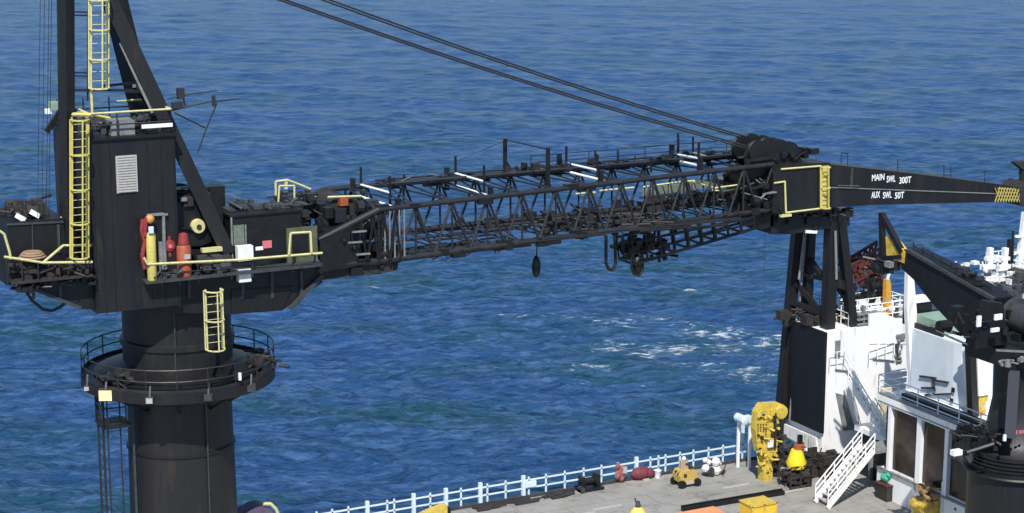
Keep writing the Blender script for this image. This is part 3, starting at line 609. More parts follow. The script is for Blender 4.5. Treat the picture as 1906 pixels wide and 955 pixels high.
# yellow strips along boom
ys = MB()
for pth in ([(1070, 361), (1108, 358)], [(1116, 355), (1180, 349)], [(1197, 348), (1262, 339), (1300, 336)], [(1290, 338), (1330, 350), (1390, 342), (1412, 338)], [(1326, 354), (1345, 356), (1400, 346), (1441, 340)]):
    ys.path([Y(a, b, 87.4) for a, b in pth], .05, 6)
ys.build('yellow_handrail', 'pyellow', boom_o)
mb = MB()
for px in range(1200, 1400, 22): mb.tube(Y(px, 342, 87.5), Y(px, 368, 87.5), .03, n=5)
mb.tube(Y(1190, 368, 87.5), Y(1420, 350, 87.5), .04, n=5).clutter(Y(1260, 380, 87), Y(1420, 345, 89), 70, .1, .5); mb.build('rail_post', 'truss', boom_o)
MB().prism([Y(1195, 352, 88.9), Y(1395, 322, 88.9), Y(1395, 338, 88.9), Y(1195, 366, 88.9)], (0, .05, 0)).build('pale_screen', 'gglass', boom_o)
# catwalk slung under the head
cw = MB(); ya, yb = 86.0, 87.4
A0, A1 = Y(1172, 452, ya), Y(1400, 405, ya); B0, B1 = Y(1180, 492, ya), Y(1405, 425, ya)
cw.bar(A0, A1, .12).bar(B0, B1, .14).bar(B0+V((0, 1.6, 0)), B1+V((0, 1.6, 0)), .12).bar(A0+V((0, 1.6, 0)), A1+V((0, 1.6, 0)), .1).bar(A0.lerp(B0, .5), A1.lerp(B1, .5), .08)
for i in range(10):
    f = i/9; a = A0.lerp(A1, f); b = B0.lerp(B1, f); k = rnd(.08, .17); top = V((a.x, a.y, ZB_+.1))
    cw.bar(b, top, k).bar(b+V((0, 1.6, 0)), top+V((0, 1.6, 0)), k*.8).bar(b, b+V((0, 1.6, 0)), .1)
cw.clutter(B0+V((.1, .1, 0)), V((B0.x+2.8, B0.y+1.5, B0.z+1.5)), 26, .1, .5)
cw.build('slung_catwalk', 'black2', boom_o)
# hanging blocks / hose loops
def loop(px, py0, py1, w_, y_=86.2):
    m_ = MB(); pts_ = [Y(px-w_, py0, y_), Y(px-w_, py1-14, y_), Y(px-w_*.5, py1-2, y_), Y(px+w_*.4, py1, y_), Y(px+w_, py1-12, y_), Y(px+w_*.8, py0, y_)]
    m_.path(pts_, .09, 7); return m_.build('hose_loop', 'black2', boom_o)
loop(1137, 438, 503, 9); loop(1165, 440, 478, 6); loop(1186, 450, 512, 10)
MB().ball(Y(998, 496, 86.2), .3, (.8, .8, 2), 12).bar(Y(999, 460, 86.2), Y(999, 485, 86.2), .05).build('hanging_block', 'black2', boom_o, True)
MB().ball(Y(1186, 492, 86.3), .3, (1, 1, 1.9), 12).clutter(Y(1165, 470, 86), Y(1210, 440, 87), 16, .15, .6).build('hanging_block', 'black2', boom_o, True)
xa = Y(720, 492, 84).x; xb = Y(985, 470, 85).x
mb = MB().tube((xa-3, ny(xa), ZB_-.12), (xb, ny(xb), ZB_-.1), .1, n=6).bar((xa-3.5, ny(xa)+.3, ZB_-.4), (xa+.3, ny(xa)+.3, ZB_-.35), .5).bar((xb-3, ny(xb)+.1, ZB_-.1), (xb, ny(xb)+.1, ZB_-.1), .3); mb.build('lower_pipe', 'brown', boom_o)
# ---- boom head
hy = 86.25
hb = MB().prism([Y(1440, 322, hy), Y(1462, 305, hy), Y(1545, 303, hy), Y(1548, 392, hy), Y(1465, 400, hy), Y(1437, 396, hy)], (0, 3.2, 0)).build('boom_head', 'black', boom_o)
mb = MB()
for i, (px, py, r) in enumerate(((1405, 280, .62), (1425, 275, .62), (1447, 280, .66), (1468, 285, .66), (1420, 310, .6), (1400, 340, .7), (1425, 345, .7))):
    c = Y(px, py, 87); mb.lathe((c.x, 86.6+.1*i, c.z), [(r*.4, -.02), (r, 0), (r-.08, .12), (r, .24), (r*.4, .26)], 22, axis=1); mb.lathe((c.x, 88.2+.1*i, c.z), [(r*.4, -.02), (r, 0), (r-.08, .12), (r, .24), (r*.4, .26)], 22, axis=1)
mb.build('sheave', 'black2', hb, True)
mb = MB().prism([Y(1388, 290, 86.9), Y(1395, 268, 86.9), Y(1420, 264, 86.9), Y(1478, 278, 86.9), Y(1496, 302, 86.9), Y(1465, 320, 86.9), Y(1390, 330, 86.9)], (0, .2, 0)).prism([Y(1388, 290, 88.4), Y(1395, 268, 88.4), Y(1420, 264, 88.4), Y(1478, 278, 88.4), Y(1496, 302, 88.4), Y(1465, 320, 88.4), Y(1390, 330, 88.4)], (0, .2, 0))
mb.clutter(Y(1395, 300, 86.7), Y(1480, 272, 88.6), 46, .15, .6).clutter(Y(1390, 410, 86.4), Y(1440, 330, 87.5), 60, .12, .6); mb.bar(Y(1386, 300, 86.5), Y(1436, 293, 86.5), .16)
mb.build('head_frame', 'black', hb)
MB().prism([Y(1385, 330, 87), Y(1440, 322, 87), Y(1440, 420, 87), Y(1418, 428, 87), Y(1385, 410, 87)], (0, 1.8, 0)).build('head_housing', 'black2', hb)
MB().bar(Y(1440, 357, 86.1), Y(1420, 362, 86.1), .08).path([Y(1416, 370, 86.1), Y(1425, 361, 86.1), Y(1445, 358, 86.1)], .05, 6).build('light_pipe', 'grey', hb)
yy = hy-.07
MB().path([Y(1441, 341, yy), Y(1461, 338, yy), Y(1463, 396, yy), Y(1528, 388, yy)], .055, 6).path([Y(1454, 315, yy), Y(1528, 309, yy)], .055, 6).cbox(Y(1462, 401, yy), (.7, .2, .14)).build('yellow_outline', 'pyellow', hb)
p, q = Y(1534, 388, yy-.05), Y(1534, 309, yy-.05)
mb = MB().ladder((p.x, yy-.1, p.z), (q.x, yy-.1, q.z), .45, (1, 0, 0), cage=(0, -1, 0), rung=.25, r=.04); mb.box((p.x-.2, yy-.02, p.z), (p.x+.25, yy+.02, q.z)); mb.build('head_ladder', 'yellow', hb)
# ---- fly jib
jy = 86.6
jp = [Y(1546, 306, jy), Y(1700, 323, jy), Y(1868, 344, jy), Y(1906, 352, jy), Y(1906, 377, jy), Y(1868, 376, jy), Y(1640, 381, jy), Y(1548, 386, jy)]
jib = MB().prism(jp, (0, 1.5, 0)).build('fly_jib', 'black', crane)
MB().bar(Y(1548, 349, jy-.03), Y(1868, 361, jy-.03), .06, .05).bar(Y(1560, 345, jy-.2), Y(1600, 346, jy-.2), .02).build('seam_bar', 'grey', jib)
MB().box((Y(1583, 330, jy).x, jy-.03, 24.2), (Y(1587, 330, jy).x, jy, 25.4)).build('stiffener', 'dgrey', jib)
mb = MB()
for px, py in ((1566, 300), (1578, 302), (1671, 314), (1757, 325), (1770, 327), (1833, 335)): mb.tube(Y(px, py+6, jy+.1), Y(px, py-18, jy+.1), .025, n=5)
mb.tube(Y(1566, 284, jy+.1), Y(1578, 286, jy+.1), .03, n=5).tube(Y(1671, 297, jy+.1), Y(1757, 308, jy+.1), .012, n=4); mb.build('jib_rail', 'truss', jib)
rz = math.atan2(-(Y(1690, 0+340, jy).z-Y(1622, 334, jy).z), Y(1690, 340, jy).x-Y(1622, 334, jy).x)
h1 = (Y(1622, 326, jy).z-Y(1622, 338, jy).z)/.72
for s_, px0, px1, py in (('MAIN', 1622, 1645, 337), ('SWL', 1650, 1666, 339.5), ('300T', 1673, 1695, 342), ('AUX', 1622, 1638, 369), ('SWL', 1643, 1659, 369.5), ('50T', 1665, 1682, 370)):
    p, q = Y(px0, py, jy-.02), Y(px1, py, jy-.02); o = text('lettering', s_, p, h1, 'lamp', jib); wdt = max(v.co.x for v in o.data.vertices)-min(v.co.x for v in o.data.vertices)
    x_ = min(v.co.x for v in o.data.vertices); k = (q.x-p.x)/wdt
    for v in o.data.vertices: v.co.x = x_+(v.co.x-x_)*k
mb = MB()
for i in range(9):
    px = 1852+i*5; mb.bar(Y(px, 376, jy-.06), Y(px+9, 348+i*.6, jy-.06), .05)
for i in range(8):
    px = 1858+i*5; mb.bar(Y(px+5, 376, jy-.09), Y(px-6, 350, jy-.09), .035)
mb.build('yellow_mesh_guard', mat('guard_yellow', (.5, .42, .12), .6), jib)
c = Y(1910, 362, jy); MB().lathe((c.x, jy-.1, c.z), [(.1, 0), (.75, .02), (.75, 1.6), (.1, 1.62)], 20, axis=1).prism([Y(1888, 302, jy+.4), Y(1912, 300, jy+.4), Y(1912, 322, jy+.4)], (0, .4, 0)).prism([Y(1905, 318, jy+.4), Y(1925, 318, jy+.4), Y(1925, 352, jy+.4), Y(1905, 352, jy+.4)], (0, .4, 0)).build('jib_tip_sheave', 'brown', jib)
# ---- pendant lines
def pend(p, q, r, sag):
    m_ = MB(); pts_ = []
    for i in range(15): f = i/14; c = p.lerp(q, f); c.z -= sag*4*f*(1-f); pts_.append(c)
    m_.path(pts_, r, 6); return m_.build('pendant_line', 'wire', crane)
E1, E2 = Y(1392, 277, 87.0), Y(1408, 264, 88.4)
for k, (e, px, y_) in enumerate(((E1, (560, 0), 87.0), (E1+V((0, 0, .13)), (572, 0), 87.1), (E2, (638, 0), 88.4), (E2+V((0, 0, .13)), (652, 0), 88.5))):
    a = Y(px[0], px[1]-3, y_-.6); d = (a-e); pend(e, e+d*1.5, .05, .5)
MB().tube(Y(1424, 425, 88), Y(1418, 730, 88), .012, n=4).build('tag_wire', 'wire', boom_o)
# ------------------------------------------------------------------ BOOM REST
br = thing('boom_rest', 'black steel four legged rest holding the crane boom beside the white deckhouse', 'boom rest', (65, 88.5, DK))
L1a, L1b = Y(1484, 430, 90), V((63.7, 90.1, DK))
for a, b, w_ in ((L1a, L1b, .55), (Y(1508, 428, 89.7), Y(1500, 600, 89.7), .5), (Y(1549, 392, 87.3), Y(1540, 625, 87.3), .62), (Y(1562, 395, 87.1), Y(1588, 622, 87.1), .5)):
    MB().bar(a, b, w_).build('leg', 'black', br)
MB().tube(L1a+V((.3, -.45, 0)), V((64.0, 89.4, 10)), .06, n=6).build('pipe', 'grey', br)
MB().tube(Y(1497, 440, 89), Y(1487, 520, 89), .07, n=6).tube(Y(1555, 430, 86.9), Y(1557, 520, 86.9), .08, n=6).build('pipe', 'grey', br)
MB().prism([Y(1434, 398, 87), Y(1580, 392, 87), Y(1582, 420, 87), Y(1545, 425, 87), Y(1470, 436, 87), Y(1436, 436, 87)], (0, 3.2, 0)).clutter(Y(1440, 405, 86.8), Y(1580, 398, 87.2), 30, .15, .6).build('saddle_beam', 'black', br)
MB().bar(Y(1488, 508, 89.8), Y(1580, 530, 87.2), .25).bar(Y(1505, 480, 89.7), Y(1530, 515, 88), .3).bar(Y(1480, 525, 89.8), Y(1545, 600, 87.4), .25).bar(Y(1470, 560, 89.9), Y(1545, 590, 87.4), .3).bar(Y(1545, 520, 87.3), Y(1590, 540, 87.1), .5).prism([Y(1540, 510, 87.2), Y(1580, 500, 87.2), Y(1590, 560, 87.2), Y(1575, 560, 87.2)], (0, .3, 0)).build('cross_brace', 'black', br)
MB().bar(Y(1500, 431, 86.95), Y(1520, 432, 86.95), .12, .16).build('lamp', 'lamp', br)
MB().clutter(Y(1475, 610, 88), Y(1545, 565, 89.5), 44, .15, .6).build('hydraulic_gear', 'brown', br)
# ------------------------------------------------------------------ DECKHOUSE (white)
dh = thing('deckhouse', 'tall white deckhouse with one black end wall under the boom rest', 'deckhouse', (68, 87, DK))
zt2 = 15.95
MB().box((64.25, 86.5, 8.55), (71, 90, zt2)).build('white_wall', 'white', dh)
MB().box((64.05, 86.3, 10.0), (64.23, 90.1, zt2+.05)).build('black_end_wall', 'black2', dh)
MB().box((64.6, 87.2, DK), (71, 89.8, 8.53)).build('plinth', 'dgrey', dh)
# raised bulwark and step
mb = MB().prism([Y(1618, 585, 86.45), Y(1640, 582, 86.45), Y(1700, 604, 86.45), Y(1700, 640, 86.45), Y(1618, 640, 86.45)], (0, .12, 0)); mb.build('bulwark', 'white', dh)
q0, q1 = Y(1558, 730, 86.4), Y(1588, 800, 86.4)
MB().prism([Y(1556, 732, 86.44), Y(1574, 736, 86.44), Y(1592, 800, 86.44), Y(1570, 802, 86.44)], (0, .05, 0)).build('recess_panel', 'grey', dh)
MB().box((Y(1556, 640, 86.4).x, 86.42, Y(1556, 668, 86.4).z), (Y(1565, 640, 86.4).x, 86.49, Y(1556, 635, 86.4).z)).build('vent', 'grey', dh)
mb = MB().path([Y(1555, 688, 86.42), Y(1575, 690, 86.42), Y(1583, 702, 86.42)], .05, 5).path([Y(1625, 668, 86.42), Y(1665, 672, 86.42)], .05, 5).clutter(Y(1664, 690, 86.4), Y(1680, 620, 86.45), 14, .06, .28); mb.build('wall_pipe', 'grey', dh)
MB().bar(Y(1669, 640, 86.38), Y(1670, 668, 86.38), .14).build('bracket', 'dgrey', dh)
# tall white column
a, b = Y(1682, 492, 81.4), Y(1700, 768, 81.4)
wc = MB().prism([V((a.x, 81.0, a.z)), V((a.x+.32, 81.0, a.z)), V((a.x+.7, 81.0, a.z-2.4)), V((b.x+.3, 81.0, b.z)), V((b.x-.35, 81.0, b.z)), V((a.x+.05, 81.0, a.z-2.4))], (0, .3, 0)).build('white_column', 'white', dh)
# roof rails and white stacks behind
mb = MB()
for yy_ in (87.0, 88.3, 89.8): mb.rail([(66.2, yy_, zt2), (71, yy_, zt2)], 1.15, .8, .035, rails=(1, .72, .42))
mb.rail([(66.2, 87, zt2), (66.2, 89.8, zt2)], 1.15, .8, .035, rails=(1, .72, .42)).rail([(71, 87, zt2), (71, 89.8, zt2)], 1.15, .8, .035, rails=(1, .72, .42)); mb.build('roof_railing', 'white', dh)
mb = MB()
for i in range(5): z = Y(1610, 618-i*9, 86.9).z; mb.box((Y(1593, 618, 86.9).x, 86.7, z-.1), (Y(1632, 618, 86.9).x, 87.2, z))
mb.box((Y(1604, 600, 86.9).x, 86.75, zt2), (Y(1606, 600, 86.9).x+.05, 87.1, zt2+1.2)); mb.build('louvre_stack', 'grey', dh)
MB().clutter((66.4, 87.2, zt2+.1), (70.6, 89.6, zt2+.7), 30, .2, .7).build('roof_equipment', 'wrust', dh)
MB().clutter((66.4, 87.4, zt2+.1), (70.6, 89.6, zt2+.5), 20, .15, .6).build('roof_pipework', 'dgrey', dh)
# yellow davit on the roof
p = Y(1650, 562, 87.6); t = thing('yellow_davit', 'orange yellow davit post standing on the deckhouse roof railing', 'davit', (p.x, 87.6, zt2))
MB().bar((p.x, 87.6, zt2), (p.x-.05, 87.6, Y(1650, 520, 87.6).z), .3).bar((p.x+.25, 87.6, zt2), (p.x+.2, 87.6, Y(1655, 528, 87.6).z), .12).build('post', mat('davit_orange', (.62, .34, .05), .5, (.5, .22, .04), 4), t)
MB().bar((p.x, 87.6, Y(1650, 520, 87.6).z), (p.x+.15, 87.6, Y(1655, 505, 87.6).z), .12).build('hook', 'white', t)
# curved casing right of column, its shade put into the bluish shell colour
cx = 66.0; mb = MB(); prof = []
z_hi, z_lo = 17.25, 13.77
pl_ = [(cx, 80.9), (cx, 78.0), (cx+.04, 77.5), (cx+.15, 77.0), (cx+.38, 76.6), (cx+.75, 76.35), (cx+1.3, 76.25), (cx+4, 76.25), (cx+4, 80.9)]
casing = thing('funnel_casing', 'pale white rounded casing with rust stains behind the bridge walkway', 'casing', (cx+2, 78.5, z_lo))
o = MB().prism([V((a, b, z_lo)) for a, b in pl_], (0, 0, z_hi-z_lo)).build('casing_shell', mat('casing_shade_tint', (.62, .68, .74), .5, (.54, .6, .66), .8), casing)
mb = MB()
for (u0, v0, u1, v1) in ((1712, 700, 1742, 704), (1715, 722, 1740, 722), (1735, 702, 1740, 728), (1740, 708, 1765, 712), (1722, 735, 1770, 733), (1705, 745, 1730, 748)): mb.bar(X(u0, v0, cx-.08), X(u1, v1, cx-.08), .09)
mb.build('rusty_pipe', 'brown', casing); mb = MB()
for u, v in ((1774, 726), (1771, 746)): mb.cbox(X(u, v, cx-.03), (.05, .22, .25))
mb.build('port_hole', 'black2', casing)
a = X(1720, 578, cx+.4); MB().box((cx+.3, a.y-1.6, z_hi), (cx+2.2, a.y+.6, z_hi+.75)).build('green_hatch', 'lgreen', casing)
MB().box((cx+.15, a.y-1.9, z_hi+.02), (cx+.28, a.y+1.5, z_hi+.3)).box((cx+.3, a.y+.8, z_hi), (cx+1.6, a.y+1.7, z_hi+1.3)).build('hatch_coaming', 'black2', casing)
MB().box((cx+.28, a.y+.7, z_hi+1.32), (cx+1.8, a.y+1.9, z_hi+1.45)).build('white_lid', 'white', casing)
# black post and white cowl further right
t = thing('black_vent_post', 'slim black post standing between the rounded casing and white cowl', 'post', (Y(1808, 760, 75.4).x, 75.4, 13.8))
MB().bar(Y(1812, 780, 75.4), Y(1806, 640, 75.4), .42).cbox(Y(1806, 642, 75.4), (.6, .6, .2)).build('post_body', 'black', t)
t = thing('ventilation_cowl', 'white ventilation cowl with rusty yellow foot beside the second crane', 'ventilator', Y(1832, 760, 75.1))
cp_ = [Y(1819, 661, 75.1), Y(1835, 668, 75.1), Y(1846, 678, 75.1), Y(1847, 705, 75.1), Y(1840, 735, 75.1), Y(1822, 738, 75.1)]
MB().prism(cp_, (0, 1.2, 0)).build('cowl', 'white', t); MB().prism([Y(1822, 739, 75.2), Y(1840, 736, 75.2), Y(1834, 775, 75.2), Y(1822, 775, 75.2)], (0, 1, 0)).build('foot', 'fyellow', t)
# ------------------------------------------------------------------ WINDOW HOUSE (lower bridge block)
wx = 64.0
wh = thing('window_house', 'white house with large dark windows and walkway above, beside the stairs', 'deckhouse', (68, 77, DK))
yA, yB = 81.0, 66.0
q = lambda u, v: X(u, v, wx)
ztop = 13.75
MB().box((wx, yB, DK), (71, yA, 9.6)).build('lower_wall', 'white', wh)
MB().box((wx+.35, yB, 9.6), (70.9, yA-.2, 13.3)).build('inner_wall', 'dgrey', wh)
MB().box((wx-.1, yB, 13.3), (71, yA+.15, ztop)).build('roof_slab', 'white', wh)
def winY(u, v=820): return X(u, v, wx).y
edges = [(1655, 12), (1708, 10), (1757, 8), (1800, 8)]
mul = [(1656, .22), (1712, .36), (1764, .28), (1812, .25), (1860, .25)]
for u, w_ in mul: y_ = winY(u); MB().box((wx-.09, y_-w_/2, 9.6), (wx+.32, y_+w_/2, 13.3)).build('mullion', 'white', wh)
for (u0, _), (u1, _2) in zip(mul[:-1], mul[1:]):
    y0_, y1_ = winY(u0)-.2, winY(u1)+.18; wn = MB().box((wx+.12, y1_, 9.75), (wx+.2, y0_, 13.2)).build('window', 'window', wh)
    MB().box((wx+.06, y1_, 9.62), (wx+.3, y0_, 9.75)).box((wx+.1, y1_, 13.2), (wx+.3, y0_, 13.29)).build('window_sill', 'white', wn)
MB().box((wx-.12, yB, 9.55), (wx-.02, yA, 9.68)).build('ledge', 'grey', wh)
MB().box((wx-.125, yB, 13.38), (wx-.102, yA, 13.44)).box((wx-.08, yB, ztop), (wx+.02, yA, ztop+.15)).build('edge_trim', 'grey', wh)
mb = MB().rail([(wx-.05, yB, ztop), (wx-.05, yA+.1, ztop), (wx+1.9, yA+.1, ztop)], 1.1, 1.7, .035, rails=(1, .66, .33)); mb.build('roof_railing', 'wblue', wh)
MB().box((wx+.5, yB, ztop+.01), (wx+1.2, yA-1.2, ztop+.3)).build('cable_trunk', 'black2', wh)
MB().cbox((wx-.02, winY(1785), 9.2), (.05, .12, .12)).cbox((wx-.02, winY(1800), 9.0), (.05, .12, .12)).build('bolt', 'dgrey', wh)
# room block beneath landing, coloured black to stand for the shade there
zl = Y(1650, 800, 83).z
MB().box((65.3, 81.02, DK), (70.8, 84.5, zl-.32)).build('landing_shade_block', 'black2', wh)
MB().box((65.1, 81.02, zl-.3), (70.8, 84.6, zl)).build('landing', 'white', wh)
MB().box((65.1, 83.0, DK), (65.28, 83.2, zl-.31)).box((65.0, 81.1, DK), (65.28, 81.5, zl-.31)).box((65.2, 84.3, DK), (65.29, 84.5, zl-.31)).build('support_post', 'grey', wh)
p = Y(1635, 760, 84.3); MB().box((p.x+.4, 84.5, zl), (p.x+1.1, 84.7, zl+1.9)).build('cream_door', mat('cream', (.55, .48, .32), .6), wh)
MB().rail([(65.6, 81.2, zl), (65.6, 82.5, zl)], 1.05, .6, .035, rails=(1, .66, .33)).rail([(65.6, 82.0, zl), (67.8, 81.1, zl)], 1.05, .6, .035, rails=(1, .66, .33)).build('landing_railing', 'white', wh)
# ------------------------------------------------------------------ STAIRS
def stairs(lbl, p, q, w_, side):
    p, q, side = V(p), V(q), V(side).normalized(); t_ = thing('stairs', lbl, 'stairs', p)
    for k in (-.5, .5): MB().bar(p+side*w_*k, q+side*w_*k, .07, .26).build('stringer', 'white', t_)
    n_ = max(4, int(abs(q.z-p.z)/.23)); mb = MB()
    for i in range(1, n_): c = p.lerp(q, i/n_); mb.bar(c-side*w_*.47, c+side*w_*.47, .24, .03)
    mb.build('treads', 'panel', t_)
    for k in (-.5, .5):
        mb = MB(); a, b = p+side*w_*k, q+side*w_*k; u = V((0, 0, 1))
        for h_ in (.32, .64, .98): mb.tube(a+u*h_, b+u*h_, .04, n=6)
        for i in range(6): c = a.lerp(b, i/5); mb.tube(c, c+u*.95, .035, n=5)
        mb.build('handrail', 'white', t_)
    return t_
sb = Z(1509, 938, DK+.05)
sb = Z(1529, 940, DK+.05); st = Y(1618, 798, sb.y)
zl2 = zl
stairs('white steel stairs rising from the deck to the landing', sb, (st.x, sb.y+.05, zl), 1.15, (0, 1, 0))
MB().box((st.x+.05, sb.y-.62, zl-.18), (65.08, sb.y+.75, zl-.01)).build('landing', 'grey', wh)
u0 = V((65.7, 82.9, zl)); u1 = Y(1578, 705, 85.5)
stairs('short white stairs climbing from the landing up the white wall', u0, V((u1.x, 85.3, u1.z)), .8, (.75, .6, 0))
stairs('short white stairs between landing and window house roof', V((66.2, 83.2, zl)), V((67.6, 81.6, ztop+.2)), .8, (.7, .7, 0))
MB().rail([(64.4, 86.2, 13.9), (65.4, 86.2, 13.9), (65.9, 86.2, 13.2)], .9, .6, .025, rails=(1, .5)).rail([(67.2, 86.2, 13.9), (69.0, 86.2, 14.2)], .9, .6, .025, rails=(1, .5)).build('wall_railing', 'white', dh)
# ------------------------------------------------------------------ SECOND CRANE
Y2 = 67.2; c2 = Y(1888, 900, Y2); X2 = c2.x
cr2 = thing('second_crane', 'black deck crane on the right edge with its boom raised toward the upper left', 'crane', (X2, Y2, DK))
z1 = Y(1888, 838, Y2).z
prof2 = [(2.25, DK), (2.25, z1-.55)]
for i in range(4): prof2 += [(2.34, z1-.5+i*.18), (2.34, z1-.42+i*.18), (2.2, z1-.40+i*.18), (2.2, z1-.34+i*.18)]
prof2 += [(1.9, z1+.4), (1.55, z1+.8), (1.25, z1+2.6), (1.3, z1+4.6)]
MB().lathe((X2, Y2, 0), prof2, 48).build('pedestal', 'black', cr2, True)
MB().lathe((X2, Y2, 0), [(2.5, z1-.85), (2.55, z1-.8), (2.5, z1-.72)], 48).build('flange', 'black2', cr2, True)
MB().bar(Y(1888, 690, Y2-1.7), Y(1880, 815, Y2-1.9), .5, .2).build('side_plate', mat('lit_slate', (.045, .048, .06), .5), cr2)  # paler plate stands in for the lit area of the column
mb = MB().clutter(Y(1818, 838, 66.2), Y(1862, 780, 68), 90, .12, .45).tube(Y(1800, 842, 66), Y(1850, 826, 65.5), .1, n=6); mb.build('hydraulic_gear', 'black2', cr2)
MB().clutter(Y(1785, 858, 67), Y(1815, 838, 68), 16, .1, .3).build('bollard_gear', 'dgrey', cr2)
MB().cbox(Y(1780, 842, 66.8), (.5, .3, .25)).cbox(Y(1870, 815, Y2-2), (.12, .1, .3)).cbox(Y(1837, 754, Y2-1), (.2, .1, .3)).build('lamp', 'lamp', cr2)
p = Y(1890, 805, Y2-1.95); MB().cbox(p, (.2, .05, .2)).cbox(p+V((.3, 0, -.02)), (.14, .05, .14)).cbox(p+V((.5, 0, -.03)), (.14, .05, .14)).build('red_mark', 'pink', cr2)
# turret
t0 = Y(1855, 640, Y2)
tz = t0.z
tur = MB().box((X2-1.9, Y2-1.4, tz-.9), (X2+2.2, Y2+1.8, tz-.1)).prism([Y(1835, 560, Y2-.6), Y(1868, 565, Y2-.6), Y(1875, 640, Y2-.6), Y(1818, 650, Y2-.6)], (0, .35, 0)).prism([Y(1835, 560, Y2+1.2), Y(1868, 565, Y2+1.2), Y(1875, 640, Y2+1.2), Y(1818, 650, Y2+1.2)], (0, .35, 0)).clutter(Y(1812, 650, Y2-1), Y(1900, 560, Y2+1.5), 70, .15, .7).build('turret', 'black', cr2)
MB().lathe((X2-.3, Y2-1.6, tz+1.1), [(.5, 0), (.95, 0), (.95, .15), (.7, .17), (.7, 1.7), (.95, 1.72), (.95, 1.9)], 28, axis=1).build('winch_drum', 'dgrey', cr2, True)
MB().cbox(Y(1858, 590, Y2-1.7), (.42, .1, .26)).cbox(Y(1822, 598, Y2-1.4), (.22, .1, .5)).cbox(Y(1852, 614, Y2-1.7), (.45, .1, .18)).build('lamp', 'lamp', cr2)
MB().bar(Y(1855, 652, Y2-1.8), Y(1915, 655, Y2-1.8), .09).clutter(Y(1865, 680, Y2-1.8), Y(1915, 662, Y2-1.6), 12, .1, .35).build('side_rail', 'grey', cr2)
# boom of second crane : box girder in a fore-aft-constant plane
bxp = X2-.6
bpts = [X(1668, 462, bxp), X(1690, 466, bxp), X(1760, 500, bxp), X(1852, 556, bxp), X(1838, 668, bxp), X(1815, 650, bxp), X(1735, 565, bxp), X(1700, 520, bxp), X(1678, 500, bxp)]
b2 = MB().prism(bpts, (1.1, 0, 0)).build('boom', 'black2', cr2)
MB().bar(X(1690, 466, bxp-.03), X(1850, 557, bxp-.03), .2, .16).build('flange', 'dgrey', b2)
mb = MB()
for i in range(9): f = i/8; p = X(1700, 470, bxp+.5).lerp(X(1845, 550, bxp+.5), f); mb.bar(p, p+V((0, 0, .55)), .05)
mb.bar(X(1700, 458, bxp+.5), X(1845, 535, bxp+.5), .04).clutter(X(1760, 498, bxp+.2), X(1840, 535, bxp+.8), 24, .12, .5); mb.build('boom_rail', 'truss', b2)
mb = MB().bar(X(1641, 396, bxp), X(1643, 480, bxp), .24).bar(X(1641, 398, bxp), X(1680, 470, bxp), .26).bar(X(1643, 480, bxp), X(1680, 478, bxp), .2); mb.build('boom_tip', 'black', b2)
MB().prism([X(1648, 440, bxp-.05), X(1662, 442, bxp-.05), X(1684, 470, bxp-.05), X(1682, 490, bxp-.05), X(1650, 478, bxp-.05)], (.3, 0, 0)).build('tip_plate', 'fyellow', b2)
MB().ball(X(1640, 498, bxp), .55, (1, 1.1, .7), 14).clutter(X(1618, 505, bxp-.3), X(1680, 485, bxp+.3), 18, .15, .5).build('hook_block', 'black2', cr2, True)
p = X(1655, 492, bxp-.3); MB().cbox(p, (.3, .4, .3)).build('lamp', 'grey', cr2)
# red rusty lattice frame
t = thing('rusty_lattice_frame', 'red brown rusty lattice frame stowed behind the boom rest legs', 'lattice frame', (68, 90, zt2+1))
a0, a1 = Y(1574, 500, 89.5), Y(1650, 455, 89.5); off = V((0, 0, -1.2)); mb = MB(); n = 7
for o_ in (V((0, 0, 0)), off, V((0, .9, 0)), off+V((0, .9, 0))): mb.bar(a0+o_, a1+o_, .14)
for i in range(n):
    p, q_ = a0.lerp(a1, i/n), a0.lerp(a1, (i+1)/n)
    for o_ in (V((0, 0, 0)), V((0, .9, 0))): mb.bar(p+o_, q_+off+o_, .1).bar(p+off+o_, q_+o_, .1)
mb.build('frame_tubes', 'rust', t)
MB().clutter(a0+off, a1+V((0, .5, -.6)), 46, .12, .45).build('sheet_bundle', 'rust', t)
MB().bar(V((a0.x+.5, 89.8, zt2)), a0+V((.5, .4, -.9)), .15).bar(V((a1.x-.3, 89.8, zt2)), a1+V((-.3, .4, -.9)), .15).clutter((a0.x, 89, zt2+.6), (a1.x, 90, zt2+1.9), 34, .2, .7).build('stand', 'black', t)
# ------------------------------------------------------------------ BRIDGE (far right)
bh = thing('bridge_house', 'white wheelhouse with railed roof at the right edge beyond the black crane', 'wheelhouse', (83, 87, DK))
bp0 = Y(1885, 520, 86.5); bz = bp0.z
MB().box((bp0.x, 82.5, DK), (bp0.x+9, 88.8, bz)).build('wheelhouse_wall', 'white', bh)
MB().box((bp0.x-.2, 82.3, bz), (bp0.x+9, 89, bz+.12)).build('roof', 'lgreen', bh)
MB().rail([(bp0.x-.1, 82.4, bz+.1), (bp0.x-.1, 88.9, bz+.1), (bp0.x+8, 88.9, bz+.1)], 1.1, 1.0, .04, rails=(1, .7, .4)).build('roof_railing', 'white', bh)
MB().bar(Y(1893, 520, 86.4), Y(1908, 395, 86.4), .3).bar(Y(1904, 520, 86.4), Y(1912, 420, 86.4), .25).bar(Y(1888, 470, 86.4), Y(1912, 470, 86.4), .15).bar(Y(1888, 500, 86.4), Y(1912, 500, 86.4), .15).bar(Y(1890, 440, 86.3), Y(1910, 440, 86.3), .15).build('mast', 'white', bh)
MB().bar(Y(1876, 500, 86.4), Y(1880, 445, 86.4), .22).bar(Y(1884, 490, 86.4), Y(1886, 430, 86.4), .1).build('funnel_pipe', 'black2', bh)
